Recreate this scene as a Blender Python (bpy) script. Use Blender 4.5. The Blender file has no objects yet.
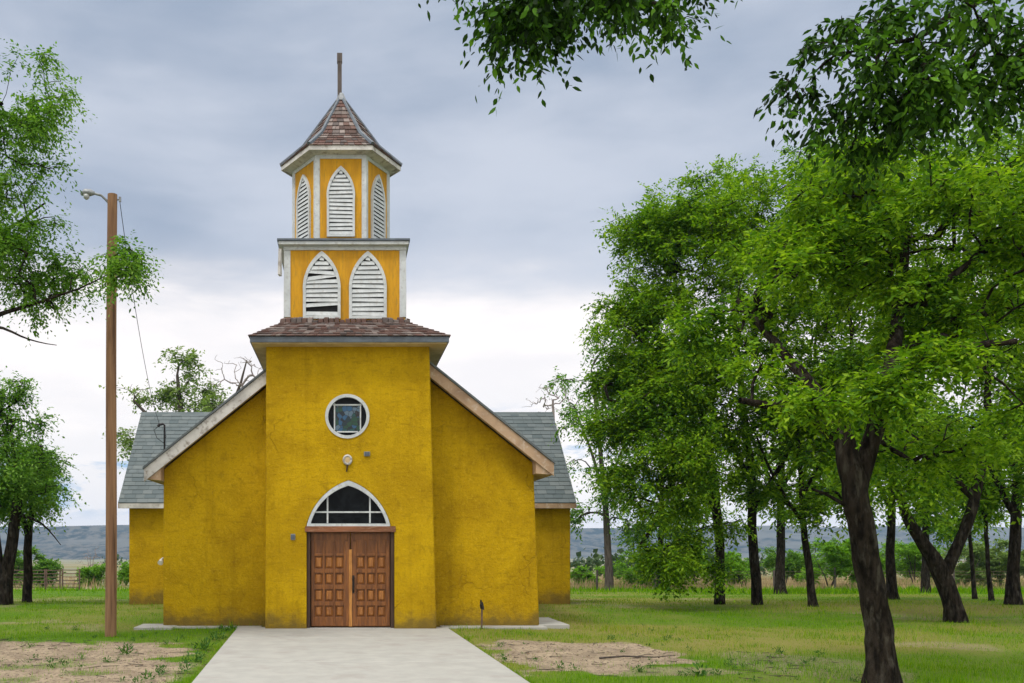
import bpy, bmesh, math, random
import numpy as np
from mathutils import Vector

random.seed(7)
R = math.radians
SC = bpy.context.scene
COL = SC.collection
# ------------------------------------------------------------------ camera
F, VX, VY, EYE = 970.0, 345.0, 545.0, 1.735        # focal length and vanishing point (px), eye height (m)
cam = bpy.data.cameras.new('camera')
cam_o = bpy.data.objects.new('camera', cam)
COL.objects.link(cam_o)
cam.sensor_width = 36.0
cam.lens = 36.0 * F / 1024.0
cam.shift_x = (512.0 - VX) / 1024.0
cam.shift_y = (VY - 341.5) / 1024.0
cam.clip_start = 0.05
cam.clip_end = 20000
cam_o.location = (0, 0, EYE)
cam_o.rotation_euler = (R(90), 0, 0)
SC.camera = cam_o

# ------------------------------------------------------------------ sky, sun, exposure
SUN_EL, SUN_AZ = R(58), R(222)                      # azimuth from +Y towards +X: behind the camera, left
w = bpy.data.worlds.new('World')
SC.world = w
w.use_nodes = True
nt = w.node_tree
nt.nodes.clear()
def N(tree, typ, **kw):
    n = tree.nodes.new(typ)
    for k, v in kw.items():
        setattr(n, k, v)
    return n
def math_(tree, op, a, b=None, clamp=False):
    n = N(tree, 'ShaderNodeMath', operation=op, use_clamp=clamp)
    for i, v in enumerate((a, b)):
        if v is None: continue
        if isinstance(v, (int, float)): n.inputs[i].default_value = v
        else: tree.links.new(v, n.inputs[i])
    return n.outputs[0]
def maprange(tree, v, a, b, c=0.0, d=1.0, smooth=True):
    n = N(tree, 'ShaderNodeMapRange', interpolation_type='SMOOTHSTEP' if smooth else 'LINEAR')
    tree.links.new(v, n.inputs[0])
    for i, x in zip((1, 2, 3, 4), (a, b, c, d)): n.inputs[i].default_value = x
    return n.outputs[0]
def mix(tree, fac, a, b, blend='MIX'):
    n = N(tree, 'ShaderNodeMix', data_type='RGBA', blend_type=blend)
    for i, v in ((0, fac), (6, a), (7, b)):
        if isinstance(v, (int, float)): n.inputs[i].default_value = v
        elif isinstance(v, tuple): n.inputs[i].default_value = (*v, 1.0)
        else: tree.links.new(v, n.inputs[i])
    return n.outputs[2]
def noise(tree, vec, scale, detail=5.0, rough=0.55, dist=0.0, stretch=None, loc=None):
    if stretch or loc:
        m = N(tree, 'ShaderNodeMapping')
        m.inputs['Scale'].default_value = stretch or (1, 1, 1)
        m.inputs['Location'].default_value = loc or (0, 0, 0)
        tree.links.new(vec, m.inputs['Vector'])
        vec = m.outputs[0]
    n = N(tree, 'ShaderNodeTexNoise')
    n.inputs['Scale'].default_value = scale
    n.inputs['Detail'].default_value = detail
    n.inputs['Roughness'].default_value = rough
    n.inputs['Distortion'].default_value = dist
    tree.links.new(vec, n.inputs['Vector'])
    return n.outputs[0]

tc = N(nt, 'ShaderNodeTexCoord')
sep = N(nt, 'ShaderNodeSeparateXYZ')
nt.links.new(tc.outputs['Generated'], sep.inputs[0])
dz, dy, dx = sep.outputs[2], sep.outputs[1], sep.outputs[0]
gen = tc.outputs['Generated']
n_big = noise(nt, gen, 2.0, 4, 0.45, 0.3, (1, 1, 2.0), (0.3, 0.1, 0.7))
n_mid = noise(nt, gen, 5.0, 6, 0.55, 0.2, (1, 1, 3.5), (2.3, 4.1, 0.2))
n_low = noise(nt, gen, 7.0, 6, 0.6, 0.4, (1, 1, 3.6), (5.2, 0.4, 1.2))
edge = math_(nt, 'ADD', dz, math_(nt, 'MULTIPLY', math_(nt, 'SUBTRACT', n_mid, 0.5), 0.10))
deck = maprange(nt, edge, 0.222, 0.295)
deck_col = mix(nt, maprange(nt, math_(nt, 'ADD', math_(nt, 'MULTIPLY', n_big, 0.75), math_(nt, 'MULTIPLY', n_mid, 0.25)), 0.38, 0.62), (0.30, 0.365, 0.475), (0.56, 0.60, 0.685))
low_col = mix(nt, maprange(nt, n_mid, 0.35, 0.65), (1.02, 0.96, 0.935), (0.90, 0.865, 0.865))
blue_patch = math_(nt, 'MULTIPLY', maprange(nt, n_low, 0.50, 0.62),
                   math_(nt, 'MULTIPLY', maprange(nt, dz, 0.02, 0.05), maprange(nt, dz, 0.11, 0.15, 1.0, 0.0)))
low_col = mix(nt, blue_patch, low_col, (0.35, 0.52, 0.73))
cloud = mix(nt, deck, low_col, deck_col)
# out-of-view sky overhead and behind the camera, brightened to light the scene
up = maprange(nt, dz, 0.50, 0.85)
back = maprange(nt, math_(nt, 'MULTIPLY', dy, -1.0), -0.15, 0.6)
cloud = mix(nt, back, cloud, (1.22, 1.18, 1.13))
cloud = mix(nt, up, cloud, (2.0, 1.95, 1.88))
sky = N(nt, 'ShaderNodeTexSky', sky_type='NISHITA')
sky.sun_disc = False
sky.sun_elevation = SUN_EL
sky.sun_rotation = SUN_AZ
sky.air_density = 1.0
sky.dust_density = 1.5
bg_sky = N(nt, 'ShaderNodeBackground')
bg_sky.inputs[1].default_value = 0.10
nt.links.new(sky.outputs[0], bg_sky.inputs[0])
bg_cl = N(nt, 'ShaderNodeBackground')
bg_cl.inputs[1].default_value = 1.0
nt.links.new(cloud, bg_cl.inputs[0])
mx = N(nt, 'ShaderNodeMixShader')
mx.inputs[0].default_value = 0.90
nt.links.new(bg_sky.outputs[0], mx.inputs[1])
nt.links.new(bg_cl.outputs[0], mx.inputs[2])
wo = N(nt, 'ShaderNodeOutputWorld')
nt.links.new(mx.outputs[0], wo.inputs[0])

sun = bpy.data.lights.new('sun', 'SUN')
sun.energy = 1.5
sun.angle = R(10)
sun.color = (1.0, 0.95, 0.86)
sun_o = bpy.data.objects.new('sun', sun)
COL.objects.link(sun_o)
sd = Vector((math.sin(SUN_AZ) * math.cos(SUN_EL), math.cos(SUN_AZ) * math.cos(SUN_EL), math.sin(SUN_EL)))
sun_o.rotation_euler = (-sd).to_track_quat('-Z', 'Y').to_euler()
sun_o.location = sd * 100

SC.render.engine = 'CYCLES'
SC.view_settings.view_transform = 'Standard'
SC.view_settings.look = 'None'
SC.view_settings.exposure = 0.25
SC.view_settings.gamma = 1.0
SC.view_settings.use_curve_mapping = False
SC.cycles.max_bounces = 7
SC.cycles.diffuse_bounces = 4
SC.cycles.glossy_bounces = 2
SC.cycles.transmission_bounces = 4
SC.cycles.volume_bounces = 0
SC.cycles.use_denoising = True

# ------------------------------------------------------------------ helpers
def P(px, py, d):
    """a point of the photograph at depth d, in metres"""
    return Vector(((px - VX) / F * d, d, EYE + (VY - py) / F * d))
def PX(px, d): return (px - VX) / F * d
def PZ(py, d): return EYE + (VY - py) / F * d

OFF = {}
def link(o, parent=None):
    COL.objects.link(o)
    if parent is not None:
        o.parent = parent
        OFF[o.name] = OFF[parent.name]
    return o
def tag(o, label=None, cat=None, group=None, kind=None):
    for k, v in (('label', label), ('category', cat), ('group', group), ('kind', kind)):
        if v: o[k] = v
    return o
def thing(name, loc, label, cat, group=None):
    o = bpy.data.objects.new(name, None)
    o.empty_display_size = 0.2
    o.location = loc
    COL.objects.link(o)
    OFF[o.name] = Vector(loc)
    return tag(o, label, cat, group)

class MB:
    def __init__(s): s.v = []; s.f = []
    def add(s, vs, fs):
        b = len(s.v)
        s.v += [tuple(p) for p in vs]
        s.f += [tuple(b + i for i in q) for q in fs]
        return s
    def box(s, x0, x1, y0, y1, z0, z1):
        return s.add([(x0, y0, z0), (x1, y0, z0), (x1, y1, z0), (x0, y1, z0), (x0, y0, z1), (x1, y0, z1), (x1, y1, z1), (x0, y1, z1)],
                     [(0, 3, 2, 1), (4, 5, 6, 7), (0, 1, 5, 4), (1, 2, 6, 5), (2, 3, 7, 6), (3, 0, 4, 7)])
    def hull8(s, pts):
        return s.add(pts, [(0, 3, 2, 1), (4, 5, 6, 7), (0, 1, 5, 4), (1, 2, 6, 5), (2, 3, 7, 6), (3, 0, 4, 7)])
    def prism(s, poly, y0, y1):
        """polygon in X,Z pulled from y0 to y1"""
        n = len(poly)
        vs = [(x, y0, z) for x, z in poly] + [(x, y1, z) for x, z in poly]
        fs = [tuple(range(n)), tuple(range(2 * n - 1, n - 1, -1))]
        fs += [(i, n + i, n + (i + 1) % n, (i + 1) % n) for i in range(n)]
        return s.add(vs, fs)
    def ring(s, outer, inner, y0, y1):
        """a frame between two outlines of the same count in X,Z"""
        n = len(outer)
        vs = [(x, y0, z) for x, z in outer] + [(x, y0, z) for x, z in inner] + [(x, y1, z) for x, z in outer] + [(x, y1, z) for x, z in inner]
        fs = []
        for i in range(n):
            j = (i + 1) % n
            fs += [(i, j, n + j, n + i), (2 * n + i, 3 * n + i, 3 * n + j, 2 * n + j), (i, 2 * n + i, 2 * n + j, j), (n + i, n + j, 3 * n + j, 3 * n + i)]
        return s.add(vs, fs)
    def tube(s, pts, rad, n=8):
        pts = [Vector(p) for p in pts]
        rad = rad if hasattr(rad, '__len__') else [rad] * len(pts)
        vs = []
        for i, p in enumerate(pts):
            t = (pts[min(i + 1, len(pts) - 1)] - pts[max(i - 1, 0)]).normalized()
            a = t.cross(Vector((0.31, 0.92, 0.22))).normalized()
            b = t.cross(a)
            for k in range(n):
                q = 2 * math.pi * k / n
                vs.append(p + (a * math.cos(q) + b * math.sin(q)) * rad[i])
        fs = [tuple(range(n)), tuple(range(len(vs) - 1, len(vs) - n - 1, -1))]
        for i in range(len(pts) - 1):
            for k in range(n):
                j = (k + 1) % n
                fs.append((i * n + k, (i + 1) * n + k, (i + 1) * n + j, i * n + j))
        return s.add(vs, fs)
    def xf(s, fn):
        s.v = [tuple(fn(Vector(p))) for p in s.v]
        return s
    def build(s, name, mat, parent=None, bevel=0.0, smooth=False, recalc=True):
        off = OFF[parent.name] if parent is not None else Vector((0, 0, 0))
        me = bpy.data.meshes.new(name)
        me.from_pydata([(x - off[0], y - off[1], z - off[2]) for x, y, z in s.v], [], s.f)
        if recalc or bevel:
            bm = bmesh.new(); bm.from_mesh(me)
            bmesh.ops.recalc_face_normals(bm, faces=bm.faces)
            if bevel:
                bmesh.ops.bevel(bm, geom=[e for e in bm.edges if e.calc_face_angle(0) > 0.5], offset=bevel, segments=2, affect='EDGES', profile=0.5, clamp_overlap=True)
            bm.to_mesh(me); bm.free()
        if smooth:
            me.polygons.foreach_set('use_smooth', [True] * len(me.polygons))
        me.materials.append(mat)
        o = bpy.data.objects.new(name, me)
        if parent is None: OFF[o.name] = Vector((0, 0, 0))
        return link(o, parent)

def np_mesh(name, verts, loops, sizes, mat, parent=None, smooth=False, off=None):
    """verts (n,3), flat loop vertex list, corner count per face"""
    if off is None: off = np.array(OFF[parent.name]) if parent is not None else np.zeros(3)
    verts = np.asarray(verts, dtype=np.float32) - np.asarray(off, dtype=np.float32)
    me = bpy.data.meshes.new(name)
    me.vertices.add(len(verts)); me.vertices.foreach_set('co', verts.ravel())
    me.loops.add(len(loops)); me.loops.foreach_set('vertex_index', np.asarray(loops, dtype=np.int32))
    sizes = np.asarray(sizes, dtype=np.int32)
    me.polygons.add(len(sizes))
    me.polygons.foreach_set('loop_start', np.concatenate(([0], np.cumsum(sizes)[:-1])).astype(np.int32))
    me.polygons.foreach_set('loop_total', sizes)
    if smooth: me.polygons.foreach_set('use_smooth', np.ones(len(sizes), dtype=bool))
    me.update(calc_edges=True)
    me.materials.append(mat)
    o = bpy.data.objects.new(name, me)
    if parent is None: OFF[o.name] = Vector((0, 0, 0))
    return link(o, parent)

def cut(o, cutters):
    """carve boolean holes, bake the result, drop the cutters"""
    for c in cutters:
        m = o.modifiers.new('b', 'BOOLEAN'); m.operation = 'DIFFERENCE'; m.solver = 'EXACT'; m.object = c
    dg = bpy.context.evaluated_depsgraph_get()
    me = bpy.data.meshes.new_from_object(o.evaluated_get(dg))
    o.modifiers.clear()
    o.data = me
    for c in cutters: bpy.data.objects.remove(c, do_unlink=True)

# ------------------------------------------------------------------ materials
def new_mat(name):
    m = bpy.data.materials.new(name)
    m.use_nodes = True
    t = m.node_tree
    b = t.nodes['Principled BSDF']
    b.inputs['Specular IOR Level'].default_value = 0.25
    return m, t, b
def objco(t):
    return N(t, 'ShaderNodeTexCoord').outputs['Object']
def bump(t, b, h, strength, dist):
    n = N(t, 'ShaderNodeBump')
    n.inputs['Strength'].default_value = strength
    n.inputs['Distance'].default_value = dist
    t.links.new(h, n.inputs['Height'])
    t.links.new(n.outputs[0], b.inputs['Normal'])
def mat_noise(name, c1, c2, scale=4, detail=6, rough=0.8, bs=0.3, bd=0.01, bscale=30, stretch=None, c3=None, s3=30, spec=0.25, metal=0.0, lo=0.35, hi=0.65):
    m, t, b = new_mat(name)
    co = objco(t)
    c = mix(t, maprange(t, noise(t, co, scale, detail, 0.6, 0.2, stretch), lo, hi), c1, c2)
    if c3: c = mix(t, maprange(t, noise(t, co, s3, 4, 0.6, 0, stretch, (3, 7, 1)), 0.5, 0.72), c, c3)
    t.links.new(c, b.inputs['Base Color'])
    b.inputs['Roughness'].default_value = rough
    b.inputs['Specular IOR Level'].default_value = spec
    b.inputs['Metallic'].default_value = metal
    if bs: bump(t, b, noise(t, co, bscale, 5, 0.6, 0, stretch), bs, bd)
    return m

def mat_stucco(name, a, b_, dark, wash=True):
    m, t, b = new_mat(name)
    co = objco(t)
    c = mix(t, maprange(t, noise(t, co, 0.9, 6, 0.62, 0.6), 0.36, 0.66), a, b_)
    c = mix(t, math_(t, 'MULTIPLY', maprange(t, noise(t, co, 5.5, 7, 0.68, 0.4, (1, 1, 0.6)), 0.52, 0.74), 0.55), c, dark)
    c = mix(t, math_(t, 'MULTIPLY', maprange(t, noise(t, co, 26, 4, 0.7), 0.47, 0.72), 0.5), c, dark)
    c = mix(t, math_(t, 'MULTIPLY', maprange(t, noise(t, co, 4.0, 5, 0.65, 0.2, (0.7, 0.7, 3.4), (1, 5, 2)), 0.52, 0.70), 0.42), c, dark)
    c = mix(t, math_(t, 'MULTIPLY', maprange(t, noise(t, co, 16, 4, 0.7, 0, None, (8, 1, 3)), 0.52, 0.72), 0.45), c, (0.62, 0.42, 0.03))
    # hairline cracks in the render coat
    v = N(t, 'ShaderNodeTexVoronoi', feature='DISTANCE_TO_EDGE')
    v.inputs['Scale'].default_value = 0.75
    wv = N(t, 'ShaderNodeVectorMath', operation='ADD')
    nn = N(t, 'ShaderNodeTexNoise'); nn.inputs['Scale'].default_value = 2.6; nn.inputs['Detail'].default_value = 5
    t.links.new(co, nn.inputs['Vector'])
    sc = N(t, 'ShaderNodeVectorMath', operation='SCALE'); sc.inputs['Scale'].default_value = 0.75
    t.links.new(nn.outputs['Color'], sc.inputs[0]); t.links.new(co, wv.inputs[0]); t.links.new(sc.outputs[0], wv.inputs[1])
    t.links.new(wv.outputs[0], v.inputs['Vector'])
    crack = math_(t, 'MULTIPLY', maprange(t, v.outputs['Distance'], 0.0, 0.012, 1.0, 0.0), maprange(t, noise(t, co, 0.8, 2, 0.5, 0, None, (4, 2, 9)), 0.56, 0.64))
    c = mix(t, math_(t, 'MULTIPLY', crack, 0.2), c, (0.10, 0.06, 0.01))
    if wash:   # splashed earth along the foot of the wall
        s = N(t, 'ShaderNodeSeparateXYZ'); t.links.new(co, s.inputs[0])
        h = math_(t, 'ADD', s.outputs[2], math_(t, 'MULTIPLY', math_(t, 'SUBTRACT', noise(t, co, 3.0, 5, 0.65), 0.5), 0.9))
        c = mix(t, maprange(t, h, 0.0, 0.50, 0.85, 0.0), c, (0.13, 0.092, 0.026))
        # faint drips from the roof line
        c = mix(t, math_(t, 'MULTIPLY', maprange(t, noise(t, co, 3.0, 4, 0.6, 0, (2.2, 2.2, 0.10)), 0.55, 0.75), 0.28), c, dark)
    t.links.new(c, b.inputs['Base Color'])
    b.inputs['Roughness'].default_value = 0.9
    b.inputs['Specular IOR Level'].default_value = 0.12
    hgt = math_(t, 'ADD', math_(t, 'MULTIPLY', noise(t, co, 7, 4, 0.6), 0.7), math_(t, 'MULTIPLY', noise(t, co, 34, 6, 0.7), 0.5))
    hgt = math_(t, 'SUBTRACT', hgt, math_(t, 'MULTIPLY', crack, 0.4))
    bump(t, b, hgt, 0.9, 0.045)
    return m

M = {}
M['stucco'] = mat_stucco('yellow_stucco', (0.51, 0.325, 0.004), (0.385, 0.235, 0.003), (0.20, 0.115, 0.003))
M['belfry_paint'] = mat_noise('ochre_board_paint', (0.56, 0.285, 0.010), (0.44, 0.215, 0.008), 2.5, 6, 0.7, 0.4, 0.006, 20, (3, 3, 0.5), (0.36, 0.20, 0.02), 9)
M['white'] = mat_noise('weathered_white_paint', (0.53, 0.56, 0.575), (0.43, 0.46, 0.48), 3, 6, 0.6, 0.3, 0.004, 30, None, (0.37, 0.375, 0.375), 14)
M['louvre'] = mat_noise('louvre_white_paint', (0.53, 0.56, 0.58), (0.43, 0.46, 0.48), 4, 6, 0.6, 0.2, 0.003, 30, None, (0.40, 0.40, 0.39), 12)
M['fascia_white'] = mat_noise('grey_white_fascia', (0.58, 0.57, 0.55), (0.40, 0.39, 0.38), 2.2, 6, 0.7, 0.3, 0.005, 25, None, (0.25, 0.22, 0.19), 8)
M['fascia_tan'] = mat_noise('bare_wood_fascia', (0.42, 0.29, 0.19), (0.30, 0.20, 0.13), 2.2, 6, 0.8, 0.4, 0.006, 25, (1, 1, 1), (0.50, 0.42, 0.34), 7)
M['soffit'] = mat_noise('cream_soffit', (0.60, 0.47, 0.26), (0.46, 0.34, 0.18), 3, 5, 0.8, 0.2, 0.005, 20)
M['drip_edge'] = mat_noise('slate_blue_metal_edge', (0.10, 0.125, 0.155), (0.065, 0.08, 0.10), 4, 4, 0.5, 0.1, 0.003, 20, spec=0.4)
M['door_wood'] = mat_noise('varnished_door_wood', (0.23, 0.083, 0.016), (0.115, 0.038, 0.008), 3.0, 7, 0.42, 0.25, 0.003, 30, (7, 7, 0.7), (0.13, 0.045, 0.012), 7, spec=0.4)
M['panel_wood'] = mat_noise('door_panel_wood', (0.34, 0.135, 0.028), (0.20, 0.072, 0.015), 4.0, 7, 0.45, 0.25, 0.003, 30, (5, 5, 0.8), (0.16, 0.055, 0.014), 7, spec=0.4)
M['dark_wood'] = mat_noise('dark_stained_wood', (0.07, 0.04, 0.025), (0.04, 0.024, 0.016), 3, 6, 0.7, 0.3, 0.004, 20, (4, 4, 0.6))
M['lintel'] = mat_noise('red_brown_lintel_wood', (0.24, 0.095, 0.045), (0.14, 0.06, 0.03), 4, 6, 0.7, 0.4, 0.004, 20, (0.6, 4, 4), (0.32, 0.19, 0.12), 8)
M['black_metal'] = mat_noise('black_iron', (0.02, 0.02, 0.022), (0.035, 0.03, 0.028), 8, 4, 0.5, 0.1, 0.002, 30, metal=0.6)
M['rust_metal'] = mat_noise('rusty_pipe', (0.16, 0.10, 0.075), (0.09, 0.06, 0.05), 6, 5, 0.8, 0.2, 0.002, 30)
M['grey_metal'] = mat_noise('galvanised_metal', (0.30, 0.32, 0.34), (0.20, 0.21, 0.22), 6, 4, 0.5, 0.1, 0.002, 30, metal=0.5)
M['inside_shade'] = mat_noise('painted_inside_shade', (0.012, 0.012, 0.014), (0.02, 0.02, 0.02), 3, 2, 0.9, 0)  # near-black colour stands in for the shade behind the louvres
M['pole'] = mat_noise('treated_pole_wood', (0.30, 0.175, 0.095), (0.20, 0.11, 0.06), 2.0, 7, 0.85, 0.7, 0.012, 9, (5, 5, 0.22), (0.085, 0.045, 0.025), 3.2)
M['wire'] = mat_noise('black_cable', (0.02, 0.02, 0.02), (0.03, 0.03, 0.03), 5, 2, 0.6, 0)
M['lamp_glass'] = mat_noise('lamp_lens', (0.45, 0.46, 0.46), (0.38, 0.40, 0.42), 5, 2, 0.25, 0, spec=0.5)
M['white_fixture'] = mat_noise('white_fixture_enamel', (0.75, 0.74, 0.72), (0.62, 0.60, 0.58), 9, 3, 0.4, 0, spec=0.4)
M['finial'] = mat_noise('grey_weathered_wood', (0.13, 0.11, 0.105), (0.075, 0.065, 0.06), 4, 6, 0.9, 0.4, 0.005, 20, (5, 5, 0.5))
def set_ramp(el, cols):
    for i, c in enumerate(cols):
        q_ = i / (len(cols) - 1)
        if i == 0: e = el[0]
        elif i == len(cols) - 1: e = el[len(el) - 1]
        else: e = el.new(q_)
        e.position = q_; e.color = (*c, 1)
def mat_island(name, cols, rough=0.85, bs=0.4, bd=0.006, bscale=25, stretch=None, dirt=(0.1, 0.09, 0.08), spec=0.2):
    """one of several tones per loose piece: shingles differ from their neighbours"""
    m, t, b = new_mat(name)
    co = objco(t)
    g = N(t, 'ShaderNodeNewGeometry')
    r = N(t, 'ShaderNodeValToRGB')
    r.color_ramp.interpolation = 'LINEAR'
    set_ramp(r.color_ramp.elements, cols)
    t.links.new(g.outputs['Random Per Island'], r.inputs[0])
    c = mix(t, math_(t, 'MULTIPLY', maprange(t, noise(t, co, 2.5, 6, 0.65), 0.45, 0.72), 0.5), r.outputs[0], dirt)
    t.links.new(c, b.inputs['Base Color'])
    b.inputs['Roughness'].default_value = rough
    b.inputs['Specular IOR Level'].default_value = spec
    bump(t, b, noise(t, co, bscale, 5, 0.65, 0, stretch), bs, bd)
    return m
M['wood_shingle'] = mat_island('weathered_wood_shingle', [(0.05, 0.036, 0.033), (0.135, 0.085, 0.072), (0.11, 0.058, 0.048), (0.25, 0.21, 0.195), (0.075, 0.062, 0.060)], dirt=(0.065, 0.05, 0.045))
M['asphalt_shingle'] = mat_island('grey_green_asphalt_shingle', [(0.085, 0.108, 0.115), (0.125, 0.148, 0.155), (0.10, 0.123, 0.128), (0.15, 0.172, 0.175)], dirt=(0.085, 0.105, 0.11), bscale=120, bd=0.003)
M['dark_roof'] = mat_noise('dark_asphalt_roof', (0.09, 0.105, 0.115), (0.13, 0.15, 0.155), 3, 6, 0.9, 0.5, 0.004, 90)
M['concrete'] = mat_noise('pale_concrete', (0.355, 0.35, 0.325), (0.315, 0.312, 0.29), 3.0, 8, 0.85, 0.3, 0.004, 60, None, (0.295, 0.28, 0.26), 1.6)

def mat_glass_dark(name, c1, c2, scale):
    m, t, b = new_mat(name)
    co = objco(t)
    c = mix(t, maprange(t, noise(t, co, scale, 4, 0.6, 0.5), 0.4, 0.6), c1, c2)
    t.links.new(c, b.inputs['Base Color'])
    b.inputs['Roughness'].default_value = 0.10
    b.inputs['Specular IOR Level'].default_value = 0.07
    bump(t, b, noise(t, co, 2.2, 2), 0.12, 0.02)
    return m
M['glass'] = mat_glass_dark('dark_window_glass', (0.002, 0.003, 0.004), (0.008, 0.010, 0.012), 3)
def mat_stained():
    m, t, b = new_mat('stained_glass')
    co = objco(t)
    v = N(t, 'ShaderNodeTexVoronoi'); v.inputs['Scale'].default_value = 11
    t.links.new(co, v.inputs['Vector'])
    r = N(t, 'ShaderNodeValToRGB'); r.color_ramp.interpolation = 'CONSTANT'
    s = N(t, 'ShaderNodeSeparateColor'); t.links.new(v.outputs['Color'], s.inputs[0])
    cols = [(0.004, 0.02, 0.03), (0.006, 0.05, 0.05), (0.015, 0.07, 0.15), (0.008, 0.045, 0.025), (0.07, 0.12, 0.17), (0.003, 0.012, 0.02)]
    el = r.color_ramp.elements
    for i, c in enumerate(cols):
        e = el[i] if i < 2 else el.new(i / 6)
        e.position = i / 6; e.color = (*c, 1)
    t.links.new(s.outputs[0], r.inputs[0])
    ve = N(t, 'ShaderNodeTexVoronoi', feature='DISTANCE_TO_EDGE'); ve.inputs['Scale'].default_value = 11
    t.links.new(co, ve.inputs['Vector'])
    c = mix(t, maprange(t, ve.outputs['Distance'], 0.02, 0.06, 1, 0), r.outputs[0], (0.01, 0.01, 0.012))
    t.links.new(c, b.inputs['Base Color'])
    b.inputs['Roughness'].default_value = 0.2
    b.inputs['Specular IOR Level'].default_value = 0.4
    return m
M['stained'] = mat_stained()

def mat_leaf(name, cols, trans=0.5, dry=None):
    m = bpy.data.materials.new(name); m.use_nodes = True
    t = m.node_tree; t.nodes.clear()
    g = N(t, 'ShaderNodeNewGeometry')
    r = N(t, 'ShaderNodeValToRGB')
    set_ramp(r.color_ramp.elements, cols)
    co = objco(t)
    clump = maprange(t, noise(t, co, 0.9, 3, 0.6), 0.3, 0.7, -0.3, 0.3, False)
    t.links.new(math_(t, 'ADD', g.outputs['Random Per Island'], clump, True), r.inputs[0])
    col = r.outputs[0]
    d = N(t, 'ShaderNodeBsdfPrincipled')
    d.inputs['Roughness'].default_value = 0.6
    d.inputs['Specular IOR Level'].default_value = 0.16
    t.links.new(col, d.inputs['Base Color'])
    tr = N(t, 'ShaderNodeBsdfTranslucent')
    t.links.new(mix(t, 1.0, col, (1.0, 1.05, 0.5), 'MULTIPLY'), tr.inputs[0])
    ms = N(t, 'ShaderNodeMixShader'); ms.inputs[0].default_value = trans
    t.links.new(d.outputs[0], ms.inputs[1]); t.links.new(tr.outputs[0], ms.inputs[2])
    o = N(t, 'ShaderNodeOutputMaterial'); t.links.new(ms.outputs[0], o.inputs[0])
    return m
M['leaf_elm'] = mat_leaf('elm_leaf', [(0.036, 0.11, 0.006), (0.095, 0.22, 0.008), (0.175, 0.33, 0.010), (0.28, 0.44, 0.018)])
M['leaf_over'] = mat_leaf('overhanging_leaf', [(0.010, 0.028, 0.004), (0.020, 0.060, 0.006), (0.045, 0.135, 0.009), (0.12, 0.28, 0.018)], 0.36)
M['leaf_cotton'] = mat_leaf('cottonwood_leaf', [(0.05, 0.13, 0.014), (0.09, 0.22, 0.02), (0.14, 0.30, 0.03), (0.21, 0.37, 0.06)])
M['leaf_pale'] = mat_leaf('pale_leaf', [(0.10, 0.17, 0.045), (0.15, 0.24, 0.06), (0.20, 0.30, 0.08), (0.25, 0.34, 0.12)])
M['leaf_bush'] = mat_leaf('bush_leaf', [(0.09, 0.22, 0.012), (0.15, 0.33, 0.018), (0.22, 0.42, 0.03)])
M['weed'] = mat_leaf('weed_leaf', [(0.035, 0.10, 0.018), (0.05, 0.14, 0.02), (0.09, 0.18, 0.03)], 0.3)
M['bark'] = mat_noise('dark_furrowed_bark', (0.034, 0.027, 0.021), (0.009, 0.0075, 0.006), 7, 8, 0.95, 1.0, 0.06, 11, (2, 2, 0.6), (0.066, 0.060, 0.048), 6, spec=0.04)
M['bark_grey'] = mat_noise('grey_bark', (0.10, 0.085, 0.075), (0.05, 0.042, 0.036), 5, 6, 0.95, 0.8, 0.03, 8, (3, 3, 0.5), spec=0.05)
M['twig_grey'] = mat_noise('bare_grey_twig', (0.26, 0.225, 0.215), (0.18, 0.15, 0.145), 5, 4, 0.95, 0)

# ------------------------------------------------------------------ terrain
def terr(x, y):
    """ground height: level round the church, then a gentle fall into the valley"""
    y = np.asarray(y, dtype=float); x = np.asarray(x, dtype=float)
    return np.interp(y, [-60, 28, 60, 100, 200, 600, 1400, 2600], [0, 0, -1.05, -1.9, -3.6, -10.5, -22, -24])

rs = np.random.RandomState(11)
def value_noise(x, y, cell, seed):
    r = np.random.RandomState(seed)
    tab = r.rand(256, 256)
    u, v = np.asarray(x) / cell, np.asarray(y) / cell
    i, j = np.floor(u).astype(int), np.floor(v).astype(int)
    a, b = u - i, v - j
    a, b = a * a * (3 - 2 * a), b * b * (3 - 2 * b)
    g = lambda p, q: tab[p % 256, q % 256]
    return (g(i, j) * (1 - a) + g(i + 1, j) * a) * (1 - b) + (g(i, j + 1) * (1 - a) + g(i + 1, j + 1) * a) * b
def fbm(x, y, cell, seed, n=4):
    s, amp, tot = 0, 1.0, 0
    for k in range(n):
        s = s + amp * value_noise(x, y, cell / 2 ** k, seed + k); tot += amp; amp *= 0.55
    return s / tot
def sst(v, a, b):
    t = np.clip((v - a) / (b - a), 0, 1)
    return t * t * (3 - 2 * t)
WALK_L, WALK_R = -2.18, 2.30
def wl_(y): return -1.90 - 0.040 * (np.clip(y, 5, 21) - 11.9)
def wr_(y): return 2.30 - 0.022 * (np.clip(y, 5, 21) - 11.9)
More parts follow.
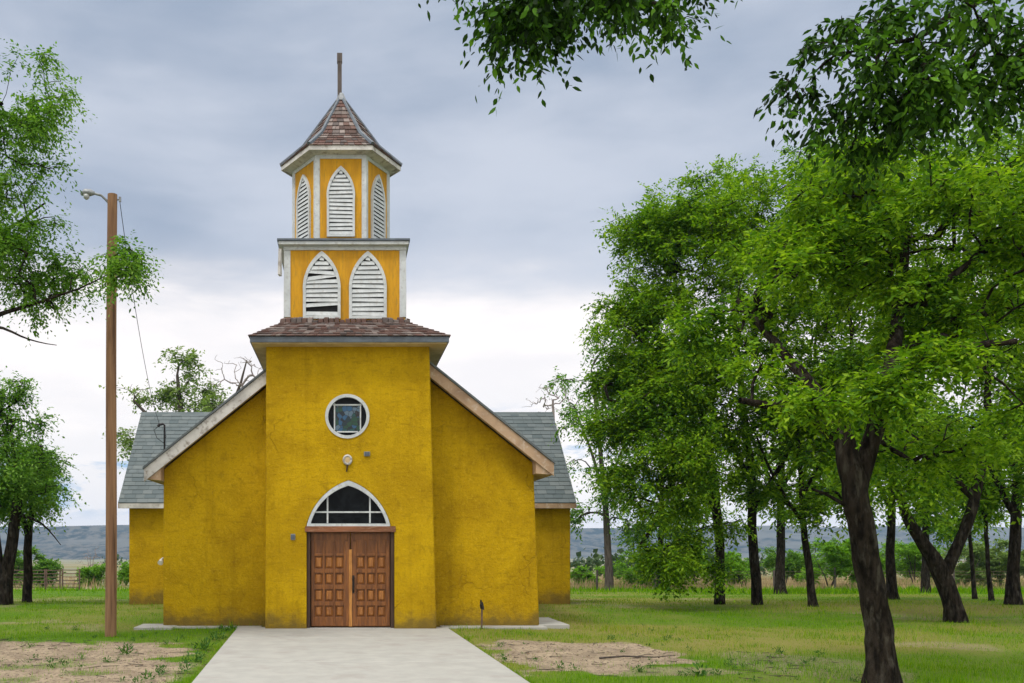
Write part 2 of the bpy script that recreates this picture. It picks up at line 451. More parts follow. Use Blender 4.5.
def dirt_mask(x, y):
    """1 where the earth is bare"""
    n = fbm(x, y, 2.2, 21, 5) - 0.5
    n2 = fbm(x, y, 0.6, 31, 3) - 0.5
    left = sst(18.0 - y + n * 3.4 + n2 * 2.2, 0, 1.4) * sst(wl_(y) - x + n * 1.6 + n2 * 1.2, 0.15, 0.8)
    left = left * (1 - 0.5 * sst(n + 1.1 * n2, 0.16, 0.34))
    e = ((x - 3.75) / 1.95) ** 2 + ((y - 15.7) / 2.3) ** 2
    right = sst(1.0 - e + n * 1.9 + n2 * 0.9, 0.0, 0.35)
    e2 = ((x - 6.3) / 1.6) ** 2 + ((y - 12.0) / 1.5) ** 2
    tree = 0.35 * sst(1.0 - e2 + n * 2.0 + n2, 0.0, 0.6)
    e3 = ((x - 4.4) / 1.2) ** 2 + ((y - 13.4) / 0.8) ** 2
    t3 = 0.5 * sst(1.0 - e3 + n * 2.0 + n2, 0.0, 0.6)
    near = 0.55 * sst(0.5 - np.abs(x - WALK_R - 0.1), 0.25, 0.45) * sst(n2, -0.1, 0.1)
    patch = 0.45 * sst(fbm(x, y, 3.4, 57, 4) - 0.5, 0.10, 0.2)
    return np.clip(np.maximum.reduce([left, right, tree, t3, near * (y < 19), patch * (y < 40)]), 0, 1)
def lush_mask(x, y):
    """0 straw dry .. 1 lush"""
    n = fbm(x, y, 4.5, 77, 4)
    l = 0.7 * sst(n, 0.36, 0.62) + 0.8 * (fbm(x, y, 1.3, 87, 4) - 0.38)
    l = np.where(x < -2.0, np.clip(l + 0.35, 0, 1), l)
    l = np.where((y > 44) & (y < 61), np.clip(l + 0.4, 0, 1), l)
    return np.where(y > 62, l * 0.25, l)

def gaps(a, b, n): return list(np.geomspace(a, b, n))
xs = np.array([-x for x in reversed(gaps(13, 2600, 34))] + list(np.arange(-12.9, 14.0, 0.1)) + gaps(14.0, 2600, 34))
ys = np.array([-60, -30, -10, 0, 4, 8] + list(np.arange(10, 24, 0.1)) + list(np.arange(24, 64, 0.35)) + gaps(64, 2600, 46))
GX, GY = np.meshgrid(xs, ys)
GZ = terr(GX, GY)
nearm = np.exp(-np.maximum(0, np.abs(GX) - 12) / 6) * (GY > 9) * (GY < 62)
dm = dirt_mask(GX, GY); lm = lush_mask(GX, GY)
onwalk = (GX > wl_(GY) - 0.05) & (GX < wr_(GY) + 0.05) & (GY < 20.6)
bumpz = (fbm(GX, GY, 1.6, 3, 4) - 0.5) * 0.09 + (fbm(GX, GY, 0.25, 9, 2) - 0.5) * 0.022
GZ = GZ + np.where(onwalk, -0.03, bumpz * nearm - 0.01) + np.where(GY > 70, (fbm(GX, GY, 60, 15, 4) - 0.5) * np.clip((GY - 70) / 60, 0, 3), 0)
nx, ny = len(xs), len(ys)
idx = np.arange(nx * ny).reshape(ny, nx)
q = np.stack([idx[:-1, :-1], idx[:-1, 1:], idx[1:, 1:], idx[1:, :-1]], -1).reshape(-1, 4)

def mat_ground():
    m, t, b = new_mat('ground')
    co = objco(t)
    a = N(t, 'ShaderNodeAttribute', attribute_name='cover')
    s = N(t, 'ShaderNodeSeparateColor'); t.links.new(a.outputs['Color'], s.inputs[0])
    dirt, lush, far = s.outputs[0], s.outputs[1], s.outputs[2]
    fine = noise(t, co, 14, 6, 0.7)
    med = noise(t, co, 1.7, 6, 0.65)
    gcol = mix(t, lush, mix(t, fine, (0.15, 0.145, 0.035), (0.22, 0.20, 0.06)), mix(t, fine, (0.05, 0.115, 0.006), (0.10, 0.19, 0.010)))
    peb = N(t, 'ShaderNodeTexVoronoi'); peb.inputs['Scale'].default_value = 26
    t.links.new(co, peb.inputs['Vector'])
    dcol = mix(t, maprange(t, med, 0.35, 0.65), (0.35, 0.28, 0.195), (0.235, 0.185, 0.13))
    dcol = mix(t, maprange(t, peb.outputs['Distance'], 0.05, 0.22, 0.6, 0.0), dcol, (0.42, 0.33, 0.25))
    dcol = mix(t, maprange(t, fine, 0.50, 0.64), dcol, (0.12, 0.09, 0.065))
    dfac = maprange(t, math_(t, 'ADD', dirt, math_(t, 'MULTIPLY', math_(t, 'SUBTRACT', fine, 0.5), 0.7)), 0.3, 0.65)
    c = mix(t, dfac, gcol, dcol)
    fn = noise(t, co, 0.035, 6, 0.65, 0, (0.5, 1.4, 1))
    fcol = mix(t, maprange(t, fn, 0.38, 0.62), (0.27, 0.215, 0.115), (0.11, 0.135, 0.06))
    fcol = mix(t, maprange(t, noise(t, co, 0.011, 6, 0.65, 0, (0.5, 1.6, 1), (9, 3, 0)), 0.42, 0.62), fcol, (0.20, 0.20, 0.13))
    c = mix(t, far, c, fcol)
    t.links.new(c, b.inputs['Base Color'])
    b.inputs['Roughness'].default_value = 0.95
    b.inputs['Specular IOR Level'].default_value = 0.1
    bump(t, b, math_(t, 'ADD', fine, math_(t, 'MULTIPLY', noise(t, co, 60, 3, 0.7), 0.4)), 0.8, 0.03)
    return m
M['ground'] = mat_ground()
ground = np_mesh('ground', np.stack([GX, GY, GZ], -1).reshape(-1, 3), q.ravel(), np.full(len(q), 4), M['ground'], smooth=True)
tag(ground, kind='structure')
ca = ground.data.color_attributes.new('cover', 'FLOAT_COLOR', 'POINT')
far = sst(GY, 60, 66)
ca.data.foreach_set('color', np.stack([dm, lm, far, np.ones_like(dm)], -1).astype(np.float32).ravel())

# the mesa beyond the valley
def mesa():
    mx_ = np.linspace(-3400, 3800, 420)
    my_ = np.concatenate([np.linspace(1300, 2500, 70), np.linspace(2540, 3100, 8)])
    X, Y = np.meshgrid(mx_, my_)
    rim = 2150 + (fbm(X, Y * 0, 700, 41, 4) - 0.5) * 700
    top = 40 + (fbm(X, Y * 0, 620, 45, 4) - 0.5) * 20
    t = np.clip((Y - (rim - 560)) / 560, 0, 1)
    gully = (fbm(X, Y * 0.25, 120, 49, 4) - 0.5)
    prof = np.where(t < 0.84, 0.80 * (t / 0.84) ** 1.5, 0.80 + 0.20 * sst(t, 0.84, 0.93))
    prof = np.clip(prof + gully * 0.16 * (t > 0.02) * (t < 0.9), -0.02, 1.0)
    step = np.where((t > 0.35) & (t < 0.43), 0.02, 0)
    Z = -24 + prof * (top + 24) + step * 60 * sst(gully, -0.05, 0.05)
    n, m_ = len(mx_), len(my_)
    i = np.arange(n * m_).reshape(m_, n)
    qq = np.stack([i[:-1, :-1], i[:-1, 1:], i[1:, 1:], i[1:, :-1]], -1).reshape(-1, 4)
    m, tr, b = new_mat('mesa_slope')
    co = objco(tr)
    c = mix(tr, maprange(tr, noise(tr, co, 0.05, 8, 0.75, 0, (1, 0.5, 1.5)), 0.44, 0.56), (0.095, 0.09, 0.072), (0.008, 0.018, 0.014))
    c = mix(tr, maprange(tr, noise(tr, co, 0.006, 5, 0.6, 0, (0.4, 1, 6)), 0.50, 0.60), c, (0.10, 0.10, 0.085))
    tr.links.new(c, b.inputs['Base Color'])
    b.inputs['Roughness'].default_value = 0.95
    o = np_mesh('hills', np.stack([X, Y, Z], -1).reshape(-1, 3), qq.ravel(), np.full(len(qq), 4), m, smooth=True)
    tag(o, kind='structure')
mesa()

# front walk: poured slabs with tooled joints between them
def walk():
    b = MB()
    ysl = [-8.0, -4.3, -0.6, 3.1, 6.8, 10.5, 14.2, 17.9, 20.2]
    for a, c in zip(ysl[:-1], ysl[1:]):
        a, c = a + 0.006, c - 0.006
        b.hull8([(wl_(a), a, -.12), (wr_(a), a, -.12), (wr_(c), c, -.12), (wl_(c), c, -.12), (wl_(a), a, .03), (wr_(a), a, .03), (wr_(c), c, .03), (wl_(c), c, .03)])
    o = b.build('path', M['concrete'], bevel=0.012)
    tag(o, kind='structure')
walk()
def apron():
    b = MB()
    b.box(-4.35, -3.55, 19.95, 20.9, -0.1, 0.04)
    b.box(-3.85, -1.75, 20.2, 20.5, -0.1, 0.03)
    b.box(2.0, 4.2, 20.1, 20.5, -0.1, 0.035)
    b.box(3.55, 4.75, 20.5, 22.6, -0.1, 0.05)
    o = b.build('pavement', M['concrete'], bevel=0.012)
    tag(o, kind='structure')
apron()

# ------------------------------------------------------------------ the church
DT = 19.8                                            # depth of the tower front
church = thing('church', (0.05, DT, 0), 'yellow stucco country church with belfry tower and carved double doors', 'church')

def shingles(b, bl, br, tl, tr, courses, width, thick, jit=0.25, seed=1, lift=0.004):
    """courses of wedge-shaped shingles over a four-cornered roof face"""
    rd = random.Random(seed)
    bl, br, tl, tr = map(Vector, (bl, br, tl, tr))
    nrm = (br - bl).cross((tl + tr) / 2 - (bl + br) / 2).normalized()
    for i in range(courses):
        t0, t1 = i / courses, min(1.0, (i + 1.12) / courses)
        L0, R0 = bl.lerp(tl, t0), br.lerp(tr, t0)
        L1, R1 = bl.lerp(tl, t1), br.lerp(tr, t1)
        W = max((R0 - L0).length, 1e-4)
        u = -rd.random() * width / W
        while u < 1:
            wd = width * (1 + rd.uniform(-jit, jit)) / W
            a, c = max(0.0, u + 0.004 / W), min(1.0, u + wd - 0.004 / W)
            u += wd
            if c - a < 0.01 / W: continue
            drop = rd.uniform(-0.12, 0.10) * jit / courses
            th = thick * rd.uniform(0.75, 1.35)
            s0 = (L1 - L0) * drop
            p = [L0.lerp(R0, a) - s0, L0.lerp(R0, c) - s0, L1.lerp(R1, c), L1.lerp(R1, a)]
            lo = [x + nrm * lift for x in p]
            hi = [p[0] + nrm * (lift + th), p[1] + nrm * (lift + th), p[2] + nrm * (lift + 0.002), p[3] + nrm * (lift + 0.002)]
            b.hull8([lo[0], lo[1], lo[2], lo[3], hi[0], hi[1], hi[2], hi[3]])

def arch_side(hw, h, sag, n=14):
    """half a pointed arch from (hw, 0) to (0, h): a circular arc that bulges by sag x chord"""
    c = math.hypot(hw, h); k = max(sag, 0.01) * c
    r = (c * c / 4 + k * k) / (2 * k)
    mx_, mz_ = hw / 2, h / 2
    ux, uz = h / c, hw / c                             # outward normal of the chord
    ox_, oz_ = mx_ - ux * (r - k), mz_ - uz * (r - k)
    a0 = math.atan2(-oz_, hw - ox_); a1 = math.atan2(h - oz_, -ox_)
    return [(ox_ + r * math.cos(a0 + (a1 - a0) * i / n), oz_ + r * math.sin(a0 + (a1 - a0) * i / n)) for i in range(n + 1)]
def arch(cx, z0, z1, hw, spring, n=14, sag=0.13):
    """pointed arch outline, anticlockwise from the lower left"""
    zs = z0 + (z1 - z0) * spring
    sd_ = arch_side(hw, z1 - zs, sag, n)
    pts = [(cx - hw, z0), (cx + hw, z0)]
    pts += [(cx + x, zs + z + 1e-4) for x, z in sd_]
    pts += [(cx - x, zs + z + 1e-4) for x, z in sd_[-2::-1]]
    return pts
def arch_width(z, z0, z1, hw, spring, sag=0.13):
    zs = z0 + (z1 - z0) * spring
    if z <= zs: return hw
    if z >= z1: return 0.0
    sd_ = arch_side(hw, z1 - zs, sag)
    for (xa, za), (xb, zb) in zip(sd_, sd_[1:]):
        if za <= z - zs <= zb: return xa + (xb - xa) * (z - zs - za) / max(zb - za, 1e-6)
    return 0.0

# --- nave and transept
SL = 0.80
NXL, NXR, NZE, NRV = -4.155, 4.32, 3.355, 4.46
NCX = (NXL + NRV) / 2
NZP = NZE + SL * (NCX - NXL)
def roof_z(x): return NZE + SL * (min(x - NXL, NRV - x))
nave = MB()
wl, wr, wrt = PX(163, 20.5), PX(540, 20.5), PX(533.5, 20.5)
nz = lambda x: roof_z(x) - 0.27
yA, yB = 20.5, 39.0
def nave_prism(b):
    poly = [(wl, -0.25), (wr, -0.25), (wrt, nz(wrt)), (NCX, nz(NCX)), (wl + 0.01, nz(wl + 0.01))]
    b.prism(poly, yA, yB)
nave_prism(nave)
nave.build('nave_wall', M['stucco'], church, bevel=0.03)
# transept
TD, TZE, TRD, TZR = 29.0, 2.98, 31.95, 6.08
TL, TR_ = PX(129, TD), 6.74
tl_e, tr_e = -6.687, 6.82
slope_t = (TZR - TZE) / (TRD - (TD - 0.3))
tb = MB()
def transept_prism(b):
    zf = TZE + slope_t * 0.3 - 0.16
    prof = [(TD, -0.3), (2 * TRD - TD, -0.3), (2 * TRD - TD, zf), (TRD, TZR - 0.16), (TD, zf)]
    n = len(prof)
    vs = [(TL, y, z) for y, z in prof] + [(TR_, y, z) for y, z in prof]
    b.add(vs, [tuple(range(n)), tuple(range(2 * n - 1, n - 1, -1))] + [(i, n + i, n + (i + 1) % n, (i + 1) % n) for i in range(n)])
transept_prism(tb)
tb.build('transept_wall', M['stucco'], church, bevel=0.03)
# transept roof: two slopes, ridge running across
ye, ybk = TD - 0.3, 2 * TRD - TD + 0.3
rb = MB()
for xa, xb in ((tl_e, NCX), (NCX, tr_e)):
    rb.add([(xa, ye, TZE), (xb, ye, TZE), (xb, TRD, TZR), (xa, TRD, TZR), (xa, ye, TZE - 0.10), (xb, ye, TZE - 0.10), (xb, TRD, TZR - 0.13), (xa, TRD, TZR - 0.13)],
           [(0, 1, 2, 3), (4, 7, 6, 5), (0, 4, 5, 1), (1, 5, 6, 2), (2, 6, 7, 3), (3, 7, 4, 0)])
    rb.add([(xa, ybk, TZE), (xb, ybk, TZE), (xb, TRD, TZR - 0.002), (xa, TRD, TZR - 0.002), (xa, ybk, TZE - 0.10), (xb, ybk, TZE - 0.10), (xb, TRD, TZR - 0.133), (xa, TRD, TZR - 0.133)],
           [(0, 1, 2, 3), (4, 7, 6, 5), (0, 4, 5, 1), (1, 5, 6, 2), (2, 6, 7, 3), (3, 7, 4, 0)])
troof = rb.build('transept_roof', M['dark_roof'], church)
sb = MB()
shingles(sb, (tl_e - 0.02, ye - 0.03, TZE), (NCX, ye - 0.03, TZE), (tl_e - 0.02, TRD, TZR), (NCX, TRD, TZR), 23, 0.30, 0.016, 0.12, 3)
shingles(sb, (NCX, ye - 0.03, TZE), (tr_e + 0.02, ye - 0.03, TZE), (NCX, TRD, TZR), (tr_e + 0.02, TRD, TZR), 23, 0.30, 0.016, 0.12, 4)
n_r = 46
for k in range(n_r):                                  # ridge caps
    x0 = tl_e - 0.02 + (tr_e - tl_e + 0.04) * k / n_r; x1 = tl_e - 0.02 + (tr_e - tl_e + 0.04) * (k + 1) / n_r
    sb.add([(x0, TRD - 0.13, TZR - 0.12), (x1, TRD - 0.13, TZR - 0.12), (x1, TRD, TZR + 0.035), (x0, TRD, TZR + 0.035), (x1, TRD + 0.13, TZR - 0.12), (x0, TRD + 0.13, TZR - 0.12)],
           [(0, 1, 2, 3), (3, 2, 4, 5), (1, 4, 2), (0, 3, 5), (0, 5, 4, 1)])
sb.build('shingles', M['asphalt_shingle'], troof, recalc=False)
for xa, xb in ((tl_e, -3.9), (4.05, tr_e)):
    b = MB(); b.box(xa, xb, ye - 0.028, ye - 0.003, TZE - 0.16, TZE - 0.012)
    b.box(xa, xb, ye - 0.003, TD + 0.01, TZE - 0.15, TZE - 0.13)
    b.build('fascia', M['fascia_white'] if xa < 0 else M['fascia_tan'], church, bevel=0.004)
for xg, s in ((tl_e, -1), (tr_e, 1)):                 # gable-end boards of the transept
    b = MB()
    for y0, y1 in ((ye, TRD), (ybk, TRD)):
        xa, xb = xg + s * 0.003, xg + s * 0.028
        b.hull8([(xa, y0, TZE - 0.16), (xb, y0, TZE - 0.16), (xb, y1, TZR - 0.16), (xa, y1, TZR - 0.16), (xa, y0, TZE - 0.01), (xb, y0, TZE - 0.01), (xb, y1, TZR - 0.012), (xa, y1, TZR - 0.012)])
    b.build('fascia', M['fascia_tan'], church)

# nave roof slabs
RY0, RY1 = 20.13, 39.4
TX0, TX1 = PX(266, DT), PX(429, DT)                   # tower sides near the top
nr = MB()
def slab(b, xa, xb, y0, y1, dz=0.0):
    za, zb = roof_z(xa) - dz, roof_z(xb) - dz
    b.hull8([(xa, y0, za - 0.20), (xb, y0, zb - 0.20), (xb, y1, zb - 0.20), (xa, y1, za - 0.20), (xa, y0, za), (xb, y0, zb), (xb, y1, zb), (xa, y1, za)])
slab(nr, NXL, TX0 + 0.1, RY0, 23.0); slab(nr, TX1 - 0.1, NXR, RY0, 23.0)
slab(nr, NXL, NCX, 23.0, RY1); slab(nr, NCX, NXR, 23.0, RY1)
nr.build('nave_roof', M['dark_roof'], church)
def rake(xa, xb, mat, label=None):
    b = MB()
    za, zb = roof_z(xa), roof_z(xb)
    y0, y1 = RY0 - 0.04, RY0 - 0.003
    t0, t1 = 0.035, 0.30
    b.hull8([(xa, y0, za - t1), (xb, y0, zb - t1), (xb, y1, zb - t1), (xa, y1, za - t1), (xa, y0, za - t0), (xb, y0, zb - t0), (xb, y1, zb - t0), (xa, y1, za - t0)])
    o = b.build('rake_board', mat, church, bevel=0.004)
    if label: o['label'] = label
rake(NXL - 0.01, TX0 + 0.08, M['fascia_white'], 'greyish white gable board')
rake(TX1 - 0.08, NXR + 0.01, M['fascia_tan'], 'bare brown gable board')
for xa, xb in ((NXL - 0.03, TX0 + 0.1), (TX1 - 0.1, NXR + 0.03)):
    b = MB(); za, zb = roof_z(xa), roof_z(xb)
    y0, y1 = RY0 - 0.075, 23.0
    b.hull8([(xa, y0, za - 0.028), (xb, y0, zb - 0.028), (xb, y1, zb - 0.028), (xa, y1, za - 0.028), (xa, y0, za + 0.022), (xb, y0, zb + 0.022), (xb, y1, zb + 0.022), (xa, y1, za + 0.022)])
    b.build('roof_edge', M['dark_roof'], church)
for xa, xb in ((NXL - 0.002, wl + 0.02), (wrt - 0.02, NXR + 0.002)):     # boxed eave ends
    za, zb = roof_z(xa), roof_z(xb)
    lo = min(za, zb) - 0.245
    b = MB()
    b.hull8([(xa, RY0, lo), (xb, RY0, lo - 0.03), (xb, 28.6, lo - 0.03), (xa, 28.6, lo), (xa, RY0, za - 0.205), (xb, RY0, zb - 0.205), (xb, 28.6, zb - 0.205), (xa, 28.6, za - 0.205)])
    b.build('eave_soffit', M['fascia_tan'], church)
for xa, xb in ((wl - 0.05, TX0 + 0.05), (TX1 - 0.05, wrt + 0.05)):        # sloping soffit between gable wall and board
    za, zb = roof_z(xa) - 0.205, roof_z(xb) - 0.205
    b = MB()
    b.hull8([(xa, RY0, za - 0.03), (xb, RY0, zb - 0.03), (xb, yA + 0.02, zb - 0.03), (xa, yA + 0.02, za - 0.03), (xa, RY0, za), (xb, RY0, zb), (xb, yA + 0.02, zb), (xa, yA + 0.02, za)])
    b.build('rake_soffit', M['soffit'], church)

# --- tower
TZ = PZ(344.5, DT)
tx = [PX(265, DT), PX(437, DT), PX(429.5, DT), PX(266, DT)]
TBK = 23.3
tw = MB()
rows = 16
ring = []
for k in range(rows + 1):
    t = k / rows
    xl = tx[0] + (tx[3] - tx[0]) * t
    xr = tx[1] + (tx[2] - tx[1]) * t
    ring.append([(xl, DT, -0.25 + (TZ + 0.25) * t), (xr, DT, -0.25 + (TZ + 0.25) * t), (xr, TBK, -0.25 + (TZ + 0.25) * t), (xl, TBK, -0.25 + (TZ + 0.25) * t)])
tw.hull8(ring[0] + ring[-1])
tower = tw.build('tower_wall', M['stucco'], church, bevel=0.035)
# openings
def cutter(poly, depth):
    b = MB(); b.prism(poly, DT - 0.5, DT + depth)
    o = b.build('cut', M['stucco'], None)
    return o
dx0, dx1 = PX(306.5, DT), PX(394.5, DT)
dzt = PZ(526, DT)
acx, ahw = PX(348.5, DT), 41.5 / F * DT
az0, az1 = PZ(526.5, DT), PZ(480.5, DT)
A_OUT = arch(acx, az0, az1, ahw, 0.04)
rcx, rcz, rr = PX(347.3, DT), PZ(416.3, DT), 21.0 / F * DT
circ = lambda r, n=40, cx=rcx, cz=rcz: [(cx + r * math.cos(2 * math.pi * k / n), cz + r * math.sin(2 * math.pi * k / n)) for k in range(n)]
cuts = [cutter([(dx0, -0.4), (dx1, -0.4), (dx1, dzt), (dx0, dzt)], 0.30), cutter(arch(acx, az0 + 0.006, az1 + 0.01, ahw + 0.01, 0.04), 0.16), cutter(circ(rr), 0.14)]
tower_off = OFF[tower.name]
for c in cuts: c.location = (0, 0, 0)
cut(tower, cuts)

# door set
fy0, fy1 = DT + 0.10, DT + 0.28
for xa, xb in ((dx0 + 0.003, dx0 + 0.075), (dx1 - 0.075, dx1 - 0.003)):
    b = MB(); b.box(xa, xb, fy0 - 0.06, fy1, 0.039, dzt - 0.127)
    b.build('door_jamb', M['dark_wood'], church, bevel=0.006)
b = MB(); b.box(dx0 - 0.03, dx1 + 0.02, DT - 0.03, DT + 0.29, dzt - 0.125, dzt - 0.004)
b.build('lintel', M['lintel'], church, bevel=0.008)
b = MB(); b.box(dx0 + 0.003, dx1 - 0.003, DT + 0.002, DT + 0.29, -0.1, 0.038)
b.build('threshold', M['concrete'], church, bevel=0.006)
ztop = dzt - 0.13
prow = [(556, 569), (573, 585), (589.5, 602), (606, 617.5)]
leaf_y = DT + 0.17
for px0, px1, cols in ((310.5, 350.2, [(314, 323), (324.7, 333.5), (335.2, 344)]), (350.8, 390.6, [(356.5, 365.2), (367, 375.6), (377.4, 386)])):
    b = MB()
    x0, x1 = PX(px0, DT), PX(px1, DT)
    b.box(x0, x1, leaf_y, leaf_y + 0.05, 0.055, ztop)
    leafo = b.build('door', M['door_wood'], church, bevel=0.004)
    zr = [PZ(v, DT) for r_ in prow for v in r_]
    b = MB()
    xe = [x0 + 0.012] + [v for c_ in cols for v in (PX(c_[0], DT), PX(c_[1], DT))] + [x1 - 0.012]
    # stiles and rails standing proud of the leaf
    for k in range(0, len(xe), 2):
        b.box(xe[k], xe[k + 1], leaf_y - 0.04, leaf_y - 0.001, 0.07, zr[0] + 0.30)
    ze = [0.07] + [v for v in sorted(zr)] + [zr[0] + 0.05]
    for k in range(0, len(ze), 2):
        for j in range(1, len(xe) - 1, 2):
            b.box(xe[j] + 0.0005, xe[j + 1] - 0.0005, leaf_y - 0.038, leaf_y - 0.001, ze[k], ze[k + 1])
    b.build('door_rails', M['door_wood'], leafo, bevel=0.005)
    for c_ in cols:
        for r_ in prow:
            b = MB()
            xa, xb, za, zb = PX(c_[0], DT) + 0.022, PX(c_[1], DT) - 0.022, PZ(r_[1], DT) + 0.022, PZ(r_[0], DT) - 0.022
            i_ = 0.028
            b.hull8([(xa, leaf_y - 0.001, za), (xb, leaf_y - 0.001, za), (xb, leaf_y - 0.001, zb), (xa, leaf_y - 0.001, zb),
                     (xa + i_, leaf_y - 0.026, za + i_), (xb - i_, leaf_y - 0.026, za + i_), (xb - i_, leaf_y - 0.026, zb - i_), (xa + i_, leaf_y - 0.026, zb - i_)])
            b.build('raised_panel', M['panel_wood'], leafo)
    b = MB(); b.box(x0 + 0.05, x1 - 0.05, leaf_y - 0.012, leaf_y - 0.001, zr[0] + 0.33, ztop - 0.03)
    b.build('top_panel', M['door_wood'], leafo, bevel=0.004)
    if px0 > 340:
        b = MB()
        hx = PX(353.3, DT); z0, z1 = PZ(592, DT), PZ(577, DT)
        b.box(hx - 0.022, hx + 0.022, leaf_y - 0.055, leaf_y - 0.041, z0 - 0.03, z1 + 0.03)
        b.tube([(hx, leaf_y - 0.045, z0), (hx, leaf_y - 0.10, z0 + 0.03), (hx, leaf_y - 0.10, z1 - 0.03), (hx, leaf_y - 0.045, z1)], 0.013, 8)
        b.build('handle', M['black_metal'], leafo)
b = MB(); mx0 = PX(350.5, DT)
b.box(mx0 - 0.035, mx0 + 0.035, leaf_y - 0.062, leaf_y - 0.0415, 0.06, ztop - 0.35)
b.build('astragal', mat_noise('golden_door_wood', (0.48, 0.22, 0.055), (0.30, 0.125, 0.03), 4, 7, 0.45, 0.25, 0.003, 30, (5, 5, 0.8)), church, bevel=0.005)

# arch window over the door
b = MB()
inner = arch(acx, az0 + 0.06, az1 - 0.105, ahw - 0.08, 0.03)
b.ring(A_OUT, inner, DT - 0.025, DT + 0.10)
aw = b.build('arch_window', M['white'], church)
b = MB(); b.prism(arch(acx, az0 + 0.03, az1 - 0.05, ahw - 0.04, 0.03), DT + 0.085, DT + 0.098)
b.build('pane', M['glass'], aw)
b = MB()
zb_ = PZ(512, DT)
for px in (327.5, 370):
    x = PX(px, DT)
    hgt = az0 + 0.085
    top = hgt
    while arch_width(top, az0 + 0.06, az1 - 0.105, ahw - 0.08, 0.03) > abs(x - acx) and top < az1: top += 0.01
    b.box(x - 0.016, x + 0.016, DT + 0.05, DT + 0.083, az0 + 0.07, top + 0.02)
wv = arch_width(zb_, az0 + 0.06, az1 - 0.105, ahw - 0.08, 0.03)
b.box(acx - wv - 0.02, acx + wv + 0.02, DT + 0.048, DT + 0.084, zb_ - 0.016, zb_ + 0.016)
b.build('glazing_bars', M['white'], aw)

# round stained window
b = MB(); b.ring(circ(rr + 0.025), circ(rr - 0.038), DT - 0.02, DT + 0.09)
rw = b.build('round_window', M['white'], church)
b = MB(); b.prism(circ(rr - 0.03), DT + 0.075, DT + 0.088); b.build('pane', M['glass'], rw)
xs_ = [PX(334.5, DT), PX(360.5, DT)]; zs_ = [PZ(431.5, DT), PZ(404.5, DT)]
b = MB(); b.box(xs_[0] + 0.012, xs_[1] - 0.012, DT + 0.062, DT + 0.074, zs_[0] + 0.012, zs_[1] - 0.012)
b.build('stained_panel', M['stained'], rw)
b = MB()
for x in xs_:
    hh = math.sqrt((rr - 0.05) ** 2 - (x - rcx) ** 2)
    b.box(x - 0.013, x + 0.013, DT + 0.04, DT + 0.073, rcz - hh, rcz + hh)
for z in zs_:
    hh = math.sqrt((rr - 0.05) ** 2 - (z - rcz) ** 2)
    b.box(rcx - hh, rcx + hh, DT + 0.042, DT + 0.0735, z - 0.013, z + 0.013)
b.build('glazing_bars', M['white'], rw)
# tower roof: skirt of wooden shingles round the belfry
BD, BW, BCX = 20.25, 1.253, 0.0
EY0, EY1 = DT - 0.35, TBK + 0.35
EX0, EX1 = PX(250.5, EY0), PX(448.5, EY0)
EZ = PZ(336.5, EY0)
BZ0, BZ1 = PZ(320, BD), PZ(247.5, BD)
BB = BD + 2 * BW
e = [(EX0, EY0, EZ), (EX1, EY0, EZ), (EX1, EY1, EZ), (EX0, EY1, EZ)]
iz = BZ0 - 0.06
i4 = [(BCX - BW - 0.04, BD - 0.04, iz), (BCX + BW + 0.04, BD - 0.04, iz), (BCX + BW + 0.04, BB + 0.04, iz), (BCX - BW - 0.04, BB + 0.04, iz)]
b = MB()
b.add(e + i4, [(0, 1, 5, 4), (1, 2, 6, 5), (2, 3, 7, 6), (3, 0, 4, 7), (4, 5, 6, 7), (3, 2, 1, 0)])
tr_ = b.build('tower_roof', M['wood_shingle'], church)
b = MB()
def out(p, k=0.05):
    c = Vector(((EX0 + EX1) / 2, (EY0 + EY1) / 2, 0)); d = Vector(p) - c; d.z = 0
    v = Vector(p) + d.normalized() * k; return v
for k in range(4):
    j = (k + 1) % 4
    shingles(b, out(e[k]), out(e[j]), i4[k], i4[j], 8, 0.13, 0.022, 0.5, 20 + k)
b.build('shingles', M['wood_shingle'], tr_, recalc=False)
b = MB()                                              # curb of shingle ends at the foot of the belfry
rd = random.Random(5)
for (xa, ya), (xb, yb) in (((-1, -1), (1, -1)), ((1, -1), (1, 1)), ((1, 1), (-1, 1)), ((-1, 1), (-1, -1))):
    n = 24
    for k in range(n):
        h0 = rd.uniform(0.10, 0.17)
        t0, t1 = k / n + 0.004, (k + 1) / n - 0.004
        r0, r1 = BW + 0.10, BW + 0.035
        cy = BD + BW
        p = lambda t, r: (BCX + r * (xa + (xb - xa) * t), cy + r * (ya + (yb - ya) * t))
        a0, a1 = p(t0, r0), p(t1, r0); c0, c1 = p(t0, r1), p(t1, r1)
        zz = BZ0 - 0.11
        b.hull8([(*a0, zz), (*a1, zz), (*c1, zz), (*c0, zz), (*a0, zz + h0 * 0.75), (*a1, zz + h0 * 0.75), (*c1, zz + h0), (*c0, zz + h0)])
b.build('curb_shingles', M['wood_shingle'], tr_, recalc=False)
def square_ring(b, x0, x1, y0, y1, t, z0, z1):
    b.box(x0, x1, y0, y0 + t, z0, z1); b.box(x0, x1, y1 - t, y1, z0, z1)
    b.box(x0, x0 + t, y0 + t, y1 - t, z0, z1); b.box(x1 - t, x1, y0 + t, y1 - t, z0, z1)
b = MB(); square_ring(b, EX0 - 0.012, EX1 + 0.012, EY0 - 0.012, EY1 + 0.012, 0.03, EZ - 0.115, EZ - 0.003)
b.build('eave_fascia', M['drip_edge'], church, bevel=0.004)
b = MB(); square_ring(b, EX0 + 0.02, EX1 - 0.02, EY0 + 0.02, EY1 - 0.02, 0.37, EZ - 0.135, EZ - 0.10)
b.build('eave_soffit', M['soffit'], church)

